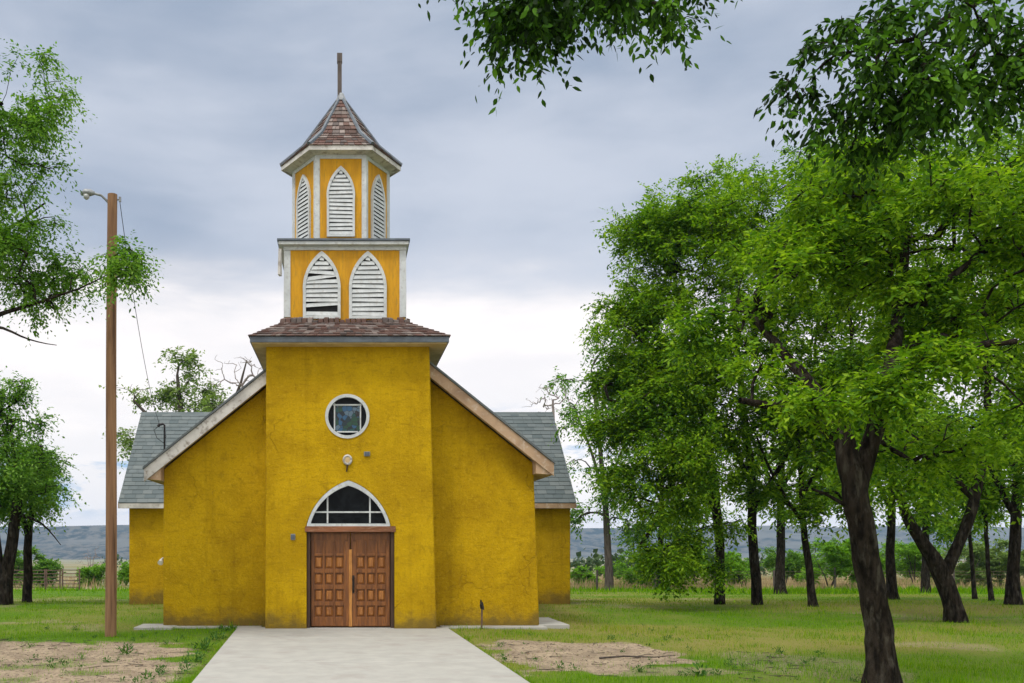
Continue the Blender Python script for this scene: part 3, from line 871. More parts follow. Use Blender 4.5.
# belfry, lower stage
b = MB(); b.box(BCX - BW, BCX + BW, BD, BB, BZ0 - 0.3, BZ1)
bel = b.build('belfry_wall', M['belfry_paint'], church)
pw = 0.115
for sx in (-1, 1):
    for yy in (BD, BB):
        x0 = BCX + sx * (BW + 0.022); x1 = BCX + sx * (BW - pw)
        sgn = -1 if yy == BD else 1
        b = MB()
        b.box(min(x0, x1), max(x0, x1), yy + sgn * 0.022 if sgn < 0 else yy - pw, yy + pw if sgn < 0 else yy + 0.022, BZ0 + 0.055, BZ1 - 0.065)
        b.build('corner_board', M['white'], bel, bevel=0.004)
b = MB(); square_ring(b, BCX - BW - 0.03, BCX + BW + 0.03, BD - 0.03, BB + 0.03, 0.08, BZ1 - 0.06, BZ1 + 0.02)
b.build('frieze_board', M['white'], bel, bevel=0.004)
CZ0, CZ1 = PZ(248.5, BD - 0.14), PZ(238.5, BD - 0.14)
b = MB(); b.box(BCX - BW - 0.13, BCX + BW + 0.07, BD - 0.14, BB + 0.14, BZ1 + 0.022, CZ1 - 0.05)
cor = b.build('cornice', M['white'], church, bevel=0.012)
b = MB(); b.box(BCX - BW - 0.155, BCX + BW + 0.095, BD - 0.165, BB + 0.165, CZ1 - 0.047, CZ1)
b.build('cornice_cap', M['drip_edge'], cor, bevel=0.004)
b = MB(); b.hull8([(BCX - BW - 0.145, BD - 0.10, CZ0 - 0.52), (BCX - BW - 0.10, BD - 0.10, CZ0 - 0.52), (BCX - BW - 0.06, BD - 0.04, CZ0 - 0.55), (BCX - BW - 0.12, BD - 0.04, CZ0 - 0.55),
                   (BCX - BW - 0.13, BD - 0.10, CZ0 + 0.012), (BCX - BW - 0.07, BD - 0.10, CZ0 + 0.012), (BCX - BW - 0.06, BD - 0.02, CZ0 + 0.012), (BCX - BW - 0.13, BD - 0.02, CZ0 + 0.012)])
b.build('hanging_board', M['fascia_white'], cor)

def louvre_window(hw, z0, z1, spring, fw, nsl, place, broken=None, seed=0):
    """frame, slats and a dark panel painted as inside shade, drawn at the origin and carried to its wall by place()"""
    rd = random.Random(seed)
    b = MB()
    b.ring(arch(0, z0, z1, hw, spring), arch(0, z0 + fw, z1 - fw * 1.7, hw - fw, spring), -0.05, 0.015)
    fo = b.xf(place).build('louvre_window', M['louvre'], church)
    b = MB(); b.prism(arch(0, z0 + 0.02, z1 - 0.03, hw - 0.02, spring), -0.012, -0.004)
    b.xf(place).build('shade_panel', M['inside_shade'], fo)  # flat panel on the solid wall, shade between the slats put into its colour
    b = MB()
    za, zb, h2 = z0 + fw, z1 - fw * 1.7, hw - fw
    for k in range(nsl):
        z = za + (zb - za) * (k + 0.5) / nsl
        wv = arch_width(z + 0.02, za, zb, h2, spring) + 0.012
        if wv < 0.03: continue
        if broken and k in broken[0]: continue
        th = (zb - za) / nsl
        tilt = rd.uniform(-0.008, 0.008) + (broken[1].get(k, 0.0) if broken else 0)
        lo, hi = z - th * 0.46, z + th * 0.40
        dl, dr = -tilt, tilt
        b.hull8([(-wv, -0.045, lo + dl), (wv, -0.045, lo + dr), (wv, -0.036, lo + dr + 0.004), (-wv, -0.036, lo + dl + 0.004),
                 (-wv, -0.024, hi + dl), (wv, -0.024, hi + dr), (wv, -0.014, hi + dr), (-wv, -0.014, hi + dl)])
    b.xf(place).build('louvre_slats', M['louvre'], fo)
    return fo
cy = BD + BW
lz0, lz1 = PZ(319, BD), PZ(251.5, BD)
for c_px, brk in ((321.8, ((1,), {8: 0.045, 9: -0.025, 2: 0.03})), (367.8, None)):
    lx = PX(c_px, BD)
    louvre_window(18.8 / F * BD, lz0, lz1, 0.40, 0.062, 13, lambda p, lx=lx: Vector((lx + p.x, BD + p.y, p.z)), brk, int(c_px))
for sx in (-0.48, 0.48):                              # the other three sides carry the same pairs
    louvre_window(0.39, lz0, lz1, 0.40, 0.062, 13, lambda p, sx=sx: Vector((BCX + BW - p.y, cy + sx + p.x, p.z)), None, 5)
    louvre_window(0.39, lz0, lz1, 0.40, 0.062, 13, lambda p, sx=sx: Vector((BCX - BW + p.y, cy + sx - p.x, p.z)), None, 6)
    louvre_window(0.39, lz0, lz1, 0.40, 0.062, 13, lambda p, sx=sx: Vector((sx - p.x, BB - p.y, p.z)), None, 7)

# belfry, six-sided upper stage
HX, HY, HR = PX(341, cy), cy, 47.5 / F * cy
HZ0, HZ1 = CZ1 - 0.02, PZ(156.5, cy - 0.9)
hexv = lambda r, z, k: (HX + r * math.cos(math.pi / 3 * k), HY + r * math.sin(math.pi / 3 * k), z)
b = MB()
b.add([hexv(HR, HZ0, k) for k in range(6)] + [hexv(HR, HZ1, k) for k in range(6)], [tuple(range(5, -1, -1)), tuple(range(6, 12))] + [(k, (k + 1) % 6, 6 + (k + 1) % 6, 6 + k) for k in range(6)])
hexw = b.build('lantern_wall', M['belfry_paint'], church)
for k in range(6):
    b = MB()
    c = Vector(hexv(HR, 0, k)); n0, n1 = Vector(hexv(HR, 0, k - 1)), Vector(hexv(HR, 0, k + 1))
    o_ = Vector(hexv(HR + 0.03, 0, k))
    p0 = c + (n0 - c).normalized() * 0.085; p1 = c + (n1 - c).normalized() * 0.085
    d0 = (o_ - c)
    q0, q1 = p0 + d0 * 0.8, p1 + d0 * 0.8
    ci = Vector(hexv(HR - 0.03, 0, k))
    zA, zB = HZ0 + 0.03, HZ1 - 0.02
    b.add([(*v.xy, zA) for v in (ci, p0, q0, o_, q1, p1)] + [(*v.xy, zB) for v in (ci, p0, q0, o_, q1, p1)],
          [tuple(range(6)), tuple(range(11, 5, -1))] + [(i, (i + 1) % 6, 6 + (i + 1) % 6, 6 + i) for i in range(6)])
    b.build('corner_board', M['white'], hexw)
b = MB()
for k in range(6):
    a0, a1 = hexv(HR + 0.02, 0, k), hexv(HR + 0.02, 0, k + 1)
    c0, c1 = hexv(HR - 0.03, 0, k), hexv(HR - 0.03, 0, k + 1)
    b.hull8([(*a0[:2], HZ1 - 0.055), (*a1[:2], HZ1 - 0.055), (*c1[:2], HZ1 - 0.055), (*c0[:2], HZ1 - 0.055), (*a0[:2], HZ1 + 0.03), (*a1[:2], HZ1 + 0.03), (*c1[:2], HZ1 + 0.03), (*c0[:2], HZ1 + 0.03)])
b.build('frieze_board', M['white'], hexw)
ap = HR * math.cos(math.pi / 6)
for k in range(6):
    ang = math.pi / 3 * k + math.pi / 6
    nx_, ny_ = math.cos(ang), math.sin(ang)
    def pl(p, nx_=nx_, ny_=ny_):
        return Vector((HX + nx_ * (ap - p.y) - ny_ * p.x, HY + ny_ * (ap - p.y) + nx_ * p.x, p.z))
    louvre_window(14.0 / F * (cy - ap), PZ(238.5, cy - ap) + 0.03, PZ(166.5, cy - ap), 0.52, 0.05, 16, pl, None, 40 + k)
# spire
SR, SZ = 1.305, PZ(166.3, cy)
MR, MZ = 0.83, PZ(147.5, cy)
AZ = PZ(96.5, cy)
b = MB()
v = [hexv(SR, SZ, k) for k in range(6)] + [hexv(MR, MZ, k) for k in range(6)] + [(HX, HY, AZ)]
b.add(v, [tuple(range(5, -1, -1))] + [(k, (k + 1) % 6, 6 + (k + 1) % 6, 6 + k) for k in range(6)] + [(6 + k, 6 + (k + 1) % 6, 12) for k in range(6)])
spire = b.build('spire_roof', M['wood_shingle'], church)
b = MB()
for k in range(6):
    shingles(b, hexv(SR + 0.03, SZ - 0.012, k), hexv(SR + 0.03, SZ - 0.012, k + 1), hexv(MR, MZ, k), hexv(MR, MZ, k + 1), 5, 0.13, 0.02, 0.4, 60 + k)
    t = (HX, HY, AZ)
    shingles(b, hexv(MR, MZ, k), hexv(MR, MZ, k + 1), Vector(t), Vector(t), 10, 0.12, 0.02, 0.4, 70 + k)
b.build('shingles', M['wood_shingle'], spire, recalc=False)
b = MB()
for k in range(6):
    b.tube([hexv(SR + 0.03, SZ + 0.02, k), hexv(MR, MZ + 0.025, k), (HX, HY, AZ + 0.03)], [0.05, 0.045, 0.03], 6)
b.build('hip_flashing', M['drip_edge'], spire)
b = MB()
for k in range(6):
    a0, a1 = hexv(SR + 0.02, 0, k), hexv(SR + 0.02, 0, k + 1)
    c0, c1 = hexv(SR - 0.02, 0, k), hexv(SR - 0.02, 0, k + 1)
    b.hull8([(*a0[:2], SZ - 0.10), (*a1[:2], SZ - 0.10), (*c1[:2], SZ - 0.10), (*c0[:2], SZ - 0.10), (*a0[:2], SZ - 0.008), (*a1[:2], SZ - 0.008), (*c1[:2], SZ - 0.008), (*c0[:2], SZ - 0.008)])
b.build('spire_fascia', M['fascia_white'], spire)
b = MB()
for k in range(6):
    a0, a1 = hexv(SR - 0.022, 0, k), hexv(SR - 0.022, 0, k + 1)
    c0, c1 = hexv(HR - 0.02, 0, k), hexv(HR - 0.02, 0, k + 1)
    zo, zi = SZ - 0.085, HZ1 + 0.012
    b.hull8([(*a0[:2], zo), (*a1[:2], zo), (*c1[:2], zi), (*c0[:2], zi), (*a0[:2], zo + 0.03), (*a1[:2], zo + 0.03), (*c1[:2], zi + 0.03), (*c0[:2], zi + 0.03)])
b.build('spire_soffit', M['fascia_white'], spire)
b = MB()
fz0, fz1 = AZ - 0.08, PZ(54, cy)
fx_ = HX - 0.03
b.box(fx_ - 0.047, fx_ + 0.047, HY - 0.05, HY + 0.05, fz0, fz1 - 0.20)
b.box(fx_ - 0.058, fx_ + 0.058, HY - 0.06, HY + 0.06, fz1 - 0.199, fz1)
b.build('finial', M['finial'], spire, bevel=0.006)
b = MB(); b.tube([(HX, HY, AZ - 0.12), (HX, HY, AZ + 0.02), (HX, HY, AZ + 0.06)], [0.13, 0.075, 0.06], 8); b.build('finial_collar', M['grey_metal'], spire)

# ------------------------------------------------------------------ small things on and by the walls
yw = DT - 0.002
t = thing('wall_emblem', (PX(347.5, DT), DT, PZ(460, DT)), 'small pale cast wreath emblem fixed above the arch window', 'emblem')
ex, ez = PX(347.5, DT), PZ(460, DT)
b = MB(); b.tube([(ex + 0.075 * math.cos(a), yw - 0.03, ez + 0.085 * math.sin(a)) for a in [k * math.pi / 8 for k in range(17)]], 0.026, 6); b.build('wreath', M['fascia_white'], t, smooth=True)
b = MB(); b.prism(circ(0.06, 16, ex, ez), yw - 0.04, yw + 0.005); b.build('disc', M['soffit'], t)
b = MB(); b.tube([(ex, yw - 0.02, ez - 0.10), (ex - 0.01, yw - 0.03, ez - 0.17), (ex - 0.02, yw - 0.01, ez - 0.24)], [0.022, 0.016, 0.012], 6); b.build('stem', M['dark_wood'], t)
def junction(px, py, wpx, hpx, label):
    x, z, hw, hh = PX(px, DT), PZ(py, DT), wpx / 2 / F * DT, hpx / 2 / F * DT
    t = thing('junction_box', (x, DT, z), label, 'junction box')
    b = MB(); b.box(x - hw, x + hw, yw - 0.035, yw + 0.006, z - hh, z + hh); b.build('box_body', M['grey_metal'], t, bevel=0.004)
    b = MB(); b.box(x - hw * 0.82, x + hw * 0.82, yw - 0.043, yw - 0.036, z - hh * 0.82, z + hh * 0.82); b.build('cover_plate', M['drip_edge'], t, bevel=0.002)
junction(367, 454, 6, 4.5, 'small grey metal box on the tower under the round window')
junction(293, 537, 4.5, 6, 'small grey metal box on the tower left of the doors')
# floodlight on the nave's left corner
lx, lz = wl - 0.06, PZ(560.5, 20.7)
t = thing('wall_light', (lx, 20.75, lz), 'small white lamp fixed to the outer corner of the nave wall', 'wall light')
b = MB(); b.tube([(wl + 0.02, 20.72, lz), (wl - 0.05, 20.72, lz)], 0.05, 10); b.build('bracket', M['rust_metal'], t)
b = MB(); b.tube([(wl - 0.05, 20.78, lz + 0.04), (wl - 0.07, 20.70, lz), (wl - 0.08, 20.62, lz - 0.05)], [0.03, 0.042, 0.06], 12); b.build('lamp_head', M['white_fixture'], t)
# water hydrant on the right
hx, hd = PX(481, 20.1), 20.0
t = thing('water_hydrant', (hx, hd, 0), 'thin dark standpipe hydrant rising beside the right front wall', 'hydrant')
b = MB(); b.tube([(hx, hd, -0.1), (hx + 0.005, hd, 0.45)], 0.019, 8); b.build('pipe', M['rust_metal'], t)
b = MB(); b.tube([(hx, hd, 0.42), (hx, hd, 0.50), (hx, hd, 0.56)], [0.03, 0.042, 0.026], 8)
b.tube([(hx, hd, 0.49), (hx + 0.02, hd - 0.10, 0.47), (hx + 0.02, hd - 0.12, 0.41)], 0.017, 8); b.build('spout', M['black_metal'], t)
b = MB(); b.tube([(hx, hd, 0.57), (hx - 0.01, hd + 0.05, 0.60), (hx - 0.015, hd + 0.11, 0.54)], 0.011, 6); b.build('lever', M['black_metal'], t)
# service mast on the left transept roof
md = 29.6
mxp, mzb, mzt = PX(164.5, md), TZE + slope_t * 0.9, PZ(425, md)
t = thing('service_mast', (mxp, md, mzb), 'dark electric service mast bent over on the left grey roof', 'service mast')
b = MB(); b.tube([(mxp, md, mzb - 0.05), (mxp, md, mzt), (mxp - 0.05, md, mzt + 0.03), (mxp - 0.16, md, mzt + 0.01), (mxp - 0.2, md, mzt - 0.05)], [0.03, 0.03, 0.035, 0.045, 0.05], 8); b.build('conduit', M['black_metal'], t)
b = MB(); b.tube([(mxp - 0.19, md, mzt - 0.04), (mxp - 0.32, md, mzt - 0.16), (mxp - 0.22, md - 0.05, mzt - 0.40), (mxp - 0.03, md - 0.03, mzt - 0.55), (mxp + 0.06, md - 0.05, mzt - 0.35), (mxp - 0.02, md - 0.04, mzt - 0.2)], 0.012, 6); b.build('cable_loop', M['wire'], t)

# ------------------------------------------------------------------ utility pole
PD = 18.6
pxb, pxt = PX(110.5, PD), PX(112.2, PD)
pzt = PZ(194.5, PD)
t = thing('utility_pole', (pxb, PD, 0), 'tall brown wooden pole with a lamp arm on the lawn', 'utility pole')
b = MB()
pp, rr_ = [], []
for k in range(15):
    s = k / 14
    pp.append((pxb + (pxt - pxb) * s + 0.008 * math.sin(7 * s), PD, -0.3 + (pzt + 0.3) * s)); rr_.append(0.110 - 0.018 * s)
b.tube(pp, rr_, 20); b.build('pole', M['pole'], t, smooth=False)
b = MB(); arm = [(pxt, PD, PZ(207, PD)), (pxt - 0.12, PD - 0.02, PZ(200, PD)), (pxt - 0.20, PD - 0.03, PZ(196, PD)), (pxt - 0.34, PD - 0.05, PZ(194.3, PD))]
b.tube(arm, 0.024, 8); b.build('lamp_arm', M['grey_metal'], t)
b = MB(); hx_, hz_ = pxt - 0.46, PZ(194.3, PD)
b.tube([(hx_ + 0.14, PD - 0.05, hz_), (hx_ + 0.06, PD - 0.05, hz_ + 0.012), (hx_ - 0.04, PD - 0.05, hz_ + 0.012), (hx_ - 0.13, PD - 0.05, hz_ - 0.01)], [0.03, 0.065, 0.075, 0.03], 12)
lh = b.build('lamp_head', M['grey_metal'], t, smooth=True)
b = MB(); b.tube([(hx_ - 0.02, PD - 0.05, hz_ - 0.03), (hx_ - 0.02, PD - 0.05, hz_ - 0.09), (hx_ - 0.02, PD - 0.05, hz_ - 0.12)], [0.065, 0.055, 0.02], 12); b.build('lamp_lens', M['lamp_glass'], lh, smooth=True)
b = MB(); b.tube([(pxt + 0.09, PD, PZ(200, PD)), (pxt + 0.16, PD, PZ(199, PD))], 0.014, 6); b.tube([(pxt + 0.15, PD, PZ(197, PD)), (pxt + 0.15, PD, PZ(202, PD))], 0.024, 8); b.build('insulator', M['grey_metal'], t)
# service wire from pole to mast
a, c = Vector((pxt + 0.15, PD, PZ(203, PD))), Vector((mxp - 0.15, md, mzt + 0.02))
b = MB()
pts = []
for k in range(25):
    s = k / 24
    p = a.lerp(c, s); p.z -= 1.1 * 4 * s * (1 - s) * 0.5
    pts.append(p)
b.tube(pts, 0.007, 5)
o = b.build('service_wire', M['wire'])
tag(o, 'thin sagging black cable from the wooden pole to the roof mast', 'cable')

# ------------------------------------------------------------------ trees
def unit(a): return a / np.maximum(np.linalg.norm(a, axis=-1, keepdims=True), 1e-9)
def leaves_mesh(pos, dirs, up, length, ratio=0.46, detail=False, rs=None):
    """leaf blades as small folded faces"""
    n = len(pos)
    side = unit(np.cross(dirs, up)); nrm = unit(np.cross(side, dirs))
    L = length[:, None]; Wd = L * ratio * 0.5
    if not detail:
        v = np.stack([pos, pos + dirs * L * 0.45 + side * Wd + nrm * L * 0.06, pos + dirs * L, pos + dirs * L * 0.45 - side * Wd + nrm * L * 0.06], 1)
        base = np.arange(n)[:, None] * 4
        f = np.concatenate([base + np.array([0, 1, 2]), base + np.array([0, 2, 3])], 1).reshape(-1)
        return v.reshape(-1, 3), f, np.full(2 * n, 3)
    cur = -nrm * L * 0.14
    v = np.stack([pos, pos + dirs * L * 0.28 + side * Wd * 0.85, pos + dirs * L * 0.58 + side * Wd * 0.9 + cur * 0.35, pos + dirs * L + cur,
                  pos + dirs * L * 0.58 - side * Wd * 0.9 + cur * 0.35, pos + dirs * L * 0.28 - side * Wd * 0.85, pos + dirs * L * 0.45 - nrm * L * 0.05], 1)
    base = np.arange(n)[:, None] * 7
    tri = [(0, 1, 6), (1, 2, 6), (2, 3, 6), (3, 4, 6), (4, 5, 6), (5, 0, 6)]
    f = np.concatenate([base + np.array(q_) for q_ in tri], 1).reshape(-1)
    return v.reshape(-1, 3), f, np.full(6 * n, 3)

class Wood:
    def __init__(s): s.v = []; s.f = []; s.sz = []; s.n = 0
    def tube(s, pts, rad, sides, rough=0.0, rs=None, flare=None):
        pts = np.asarray(pts, float); m = len(pts)
        rad = np.asarray(rad, float)
        tan = unit(np.gradient(pts, axis=0))
        ref = np.array([0.31, 0.92, 0.22]) if abs(tan[0, 1]) < 0.8 else np.array([0.9, 0.1, 0.3])
        a = unit(np.cross(tan, ref)); b = np.cross(tan, a)
        q_ = np.linspace(0, 2 * np.pi, sides, endpoint=False)
        rr = rad[:, None] * np.ones(sides)
        if rough:
            seg_ = np.concatenate(([0], np.cumsum(np.linalg.norm(np.diff(pts, axis=0), axis=1))))
            sd_ = rs.randint(1000)
            uu, ss = np.meshgrid(np.arange(sides) * 1.0, seg_ / max(rad[0], .05))
            ridge = value_noise(uu, ss * .35, 1.7, sd_) - .5
            knots = value_noise(uu * .35, ss * .8, 1.0, sd_ + 5) - .5
            ridge = ridge * (1 - 0) ; ridge[:, -1] = (ridge[:, -2] + ridge[:, 0]) / 2
            rr = rr * (1 + rough * 2.0 * ridge + rough * 1.2 * knots)
            if flare:
                hgt = np.maximum(0, pts[:, 2] - flare[0]) / max(rad[0], .05)
                lob = .5 + .5 * np.sin(q_ * 5 + sd_)[None] * (0.6 + .4 * np.sin(q_ * 2 + 1)[None])
                rr = rr * (1 + flare[1] * np.exp(-hgt / 1.1)[:, None] * lob)
        v = pts[:, None] + rr[..., None] * (np.cos(q_)[None, :, None] * a[:, None] + np.sin(q_)[None, :, None] * b[:, None])
        k = np.arange(sides); j = (k + 1) % sides
        i0 = (np.arange(m - 1) * sides)[:, None]
        f = np.stack([i0 + k, i0 + j, i0 + sides + j, i0 + sides + k], -1).reshape(-1) + s.n
        s.v.append(v.reshape(-1, 3)); s.f.append(f); s.sz.append(np.full((m - 1) * sides, 4)); s.n += m * sides

def make_tree(name, label, cat, base, stems, lobes, seed, twigs, leaf, per_twig, mats, group=None, step=0.45, twig_r=0.008, spread=0.42, droop=0.35,
              detail=False, shell=0.45, grow_exp=0.47, spray=7, rough=0.0, min_r=0.006, bare=0.0, ratio=0.46, zfloor=None, clump=9, clump_r=0.24):
    """stems: explicit trunk and limb paths [(point, radius)...]; lobes: (centre, radii) bodies of foliage;
    twigs reach into the lobes from the nearest wood, then carry sprays of leaves"""
    rs = np.random.RandomState(seed)
    root = thing(name, base, label, cat, group)
    node_p, node_r = [], []
    wood = Wood()
    for st in stems:
        P_ = np.array([s_[0] for s_ in st], float); r_ = np.array([s_[1] for s_ in st], float)
        seg = np.concatenate(([0], np.cumsum(np.linalg.norm(np.diff(P_, axis=0), axis=1))))
        m = max(3, int(seg[-1] / (step * 0.5)) + 1)
        u = np.linspace(0, seg[-1], m)
        from_ = np.stack([np.interp(u, seg, P_[:, k]) for k in range(3)], -1)
        if m > 5:                                        # round the corners off
            sm = from_.copy()
            for _ in range(3): sm[1:-1] = 0.25 * sm[:-2] + 0.5 * sm[1:-1] + 0.25 * sm[2:]
            from_ = sm
        wob = np.cumsum(rs.randn(m, 3) * 0.012, 0) * np.array([1, 1, 0.3]); wob -= wob[0]
        from_ = from_ + wob * min(1, 0.22 / max(r_[0], 0.05))
        rad = np.interp(u, seg, r_)
        wood.tube(from_, rad, (32 if rough else 16) if r_[0] > 0.12 else 10, rough if r_[0] > .1 else rough * .5, rs, (base[2], 0.42) if st is stems[0] else None)
        k0 = max(1, m // 4) if st is stems[0] else 0
        node_p += list(from_[k0:]); node_r += list(rad[k0:])
    node_p = np.array(node_p); n0 = len(node_p)
    fixed_r = np.array(node_r)
    vol = np.array([np.prod(l[1]) ** 0.72 * (l[2] if len(l) > 2 else 1) for l in lobes])
    pick = rs.choice(len(lobes), twigs, p=vol / vol.sum())
    d_ = unit(rs.randn(twigs, 3)); rad = shell + (1 - shell) * rs.rand(twigs) ** 0.7
    C = np.array([l[0] for l in lobes]); Rr = np.array([l[1] for l in lobes])
    tips = C[pick] + d_ * rad[:, None] * Rr[pick]
    if clump > 1:                                        # foliage gathers into flat layered clumps with gaps between
        K = max(4, twigs // clump)
        own = rs.randint(0, K, twigs)
        sz = clump_r * Rr[pick[:K]].mean(1)[own][:, None] * (0.6 + 0.8 * rs.rand(K)[own])[:, None]
        tips = tips[:K][own] + rs.randn(twigs, 3) * sz * np.array([1, 1, 0.4])
    # ragged outline
    tips += unit(rs.randn(twigs, 3)) * (rs.rand(twigs, 1) ** 5) * 0.3 * Rr[pick].mean(1, keepdims=True)
    if zfloor is not None:
        tips[:, 2] = np.maximum(tips[:, 2], zfloor + rs.rand(twigs) * 0.4)
    order = np.argsort([np.min(np.linalg.norm(node_p - t_, axis=1)) for t_ in tips])
    cap = n0 + twigs * 40
    allp = np.zeros((cap, 3)); allp[:n0] = node_p
    par = np.full(cap, -1); cnt = n0
    chains = []
    for ti in order:
        tip = tips[ti]
        dv = tip - allp[:cnt]
        dist = np.linalg.norm(dv, axis=1) + 0.55 * np.maximum(0, allp[:cnt, 2] - tip[2])
        j = int(np.argmin(dist)); s0 = allp[j]
        D = np.linalg.norm(tip - s0)
        m = min(34, max(2, int(D / step) + 1))
        u = np.linspace(0, 1, m + 1)[1:]
        bow = np.sin(u * np.pi)[:, None] * np.array([0, 0, 1]) * D * rs.uniform(-0.03, 0.16)
        sidew = np.sin(u * np.pi)[:, None] * rs.randn(3) * D * 0.07
        pts = s0 + (tip - s0) * u[:, None] + bow + sidew + rs.randn(m, 3) * 0.035 * min(1, D)
        ids = list(range(cnt, cnt + m))
        allp[cnt:cnt + m] = pts
        par[cnt] = j
        for q_ in range(1, m): par[cnt + q_] = cnt + q_ - 1
        cnt += m
        chains.append((j, ids))
    load = np.zeros(cnt)
    for j, ids in chains: load[ids[-1]] += 1
    for k in range(cnt - 1, n0 - 1, -1): load[par[k]] += load[k]
    rr = np.maximum(min_r, twig_r * np.maximum(load, 0.6) ** grow_exp)
    for j, ids in chains:
        pr = rr[ids[0]] * 1.1
        if j < n0: pr = min(pr, fixed_r[j] * 0.8)
        else: pr = min(pr, rr[j])
        pts = np.concatenate([allp[j][None], allp[ids]]); rd_ = np.concatenate([[pr], rr[ids]])
        rd_[-1] *= 0.6
        wood.tube(pts, rd_, 7 if rd_.max() > 0.05 else (5 if rd_.max() > 0.02 else 4))
    np_mesh('trunk', np.concatenate(wood.v), np.concatenate(wood.f), np.concatenate(wood.sz), mats[0], root, smooth=not rough)
    if per_twig:
        pos, drs, ups, ln = [], [], [], []
        cen = C.mean(0)
        leafy = [c for c in chains if rs.rand() >= bare]
        T = np.array([allp[c[1][-1]] for c in leafy]); S = np.array([allp[c[1][-2]] if len(c[1]) > 1 else allp[c[0]] for c in leafy])
        nt_ = len(T)
        ns = max(1, per_twig // spray)
        # sprays start along the outer part of the twig
        u = rs.rand(nt_, ns, 1) * 1.15
        st = S[:, None] + (T - S)[:, None] * u
        tdir = unit(T - S)[:, None] * 0.7 + rs.randn(nt_, ns, 3) * 0.75 + np.array([0, 0, -droop])
        tdir = unit(tdir)
        ll = spread * (0.45 + 0.8 * rs.rand(nt_, ns, 1))
        k = np.arange(spray)
        tt = (k + 0.6) / spray
        sag = -(tt ** 2)[None, None, :, None] * np.array([0, 0, 1]) * (ll[:, :, None] * droop)
        p = st[:, :, None] + tdir[:, :, None] * ll[:, :, None] * tt[None, None, :, None] + sag
        sv = unit(np.cross(tdir, np.array([0.05, 0.03, 1.0])))
        sgn = np.where(k % 2 == 0, 1, -1)[None, None, :, None]
        ld = unit(tdir[:, :, None] * 0.55 + sv[:, :, None] * sgn * 0.8 + np.array([0, 0, -droop * 0.9]) + rs.randn(nt_, ns, spray, 3) * 0.35)
        up = unit(np.array([0, 0, 1.0]) + rs.randn(nt_, ns, spray, 3) * 0.5)
        n_ = nt_ * ns * spray
        Ls = leaf * (0.6 + 0.7 * rs.rand(n_))
        v_, f_, s_ = leaves_mesh(p.reshape(-1, 3), ld.reshape(-1, 3), up.reshape(-1, 3), Ls, ratio, detail)
        if detail: v_[:, :] += 0
        np_mesh('crown', v_, f_, s_, mats[1], root)
    return root

def lobe(px, py, d, rpx, rpy=None, rd=None, wgt=1.0):
    r = rpx / F * d
    ry = (rpy or rpx) / F * d
    return (np.array(P(px, py, d)), np.array([r, rd if rd else max(r, ry) * 0.9, ry]), wgt)
def G(px, d): return Vector((PX(px, d), d, float(terr(0, d))))
def path(*a):
    """(px, py, depth, radius) points to a stem"""
    return [(np.array(P(px, py, d)), r) for px, py, d, r in a]

elm = [M['bark'], M['leaf_elm']]
TREES = 'park trees right of the church'
# the big tree nearest on the right
dA = 11.8
make_tree('shade_tree', 'large leaning dark-trunked tree nearest the camera on the right lawn', 'tree', G(882, dA), [
    path((882, 704, dA, 0.198), (883, 684, dA, 0.180), (881, 646, dA, 0.155), (875, 600, dA, 0.151), (868, 557, dA, 0.151), (862, 520, dA, 0.146), (857, 488, dA, 0.140), (850, 455, dA, 0.122), (838, 425, dA + .1, 0.104), (812, 385, dA + .4, 0.077), (775, 345, dA + 0.9, 0.054), (735, 300, dA + 1.2, 0.032)),
    path((858, 492, dA, 0.11), (872, 440, dA, 0.105), (886, 395, dA, 0.095), (893, 350, dA + .3, 0.08), (900, 290, dA + .8, 0.07), (905, 220, dA + 1.2, 0.04)),
    path((842, 440, dA, 0.08), (815, 420, dA - .1, 0.065), (775, 405, dA - .3, 0.05), (740, 400, dA - .4, 0.035)),
    path((890, 380, dA, 0.07), (930, 355, dA - .2, 0.06), (975, 345, dA - .4, 0.05), (1020, 340, dA - .5, 0.035)),
    path((858, 520, dA, 0.03), (838, 500, dA - .1, 0.022), (812, 490, dA - .2, 0.015)),
], [lobe(850, 230, dA + 1.0, 85, 70), lobe(775, 270, dA + 1.0, 70, 55), lobe(735, 345, dA + .6, 50, 45), lobe(800, 385, dA - .4, 60, 42), lobe(930, 240, dA + .6, 90, 70),
    lobe(890, 400, dA - .5, 50, 32, None, 1.0), lobe(920, 440, dA + .5, 60, 26, None, .9), lobe(1000, 430, dA + .6, 50, 26, None, .7), lobe(940, 340, dA - .3, 60, 30), lobe(1000, 290, dA, 80, 60), lobe(975, 400, dA - .4, 50, 26, None, .6), lobe(838, 560, dA - .1, 18, 34, 0.3, 0.2), lobe(1080, 230, dA, 90, 90), lobe(900, 320, dA + .3, 70, 40)],
    3, 760, 0.085, 76, elm, TREES, step=0.3, spread=0.34, spray=9, rough=0.10, droop=0.28, min_r=0.004, twig_r=0.006, clump=11, clump_r=0.30)
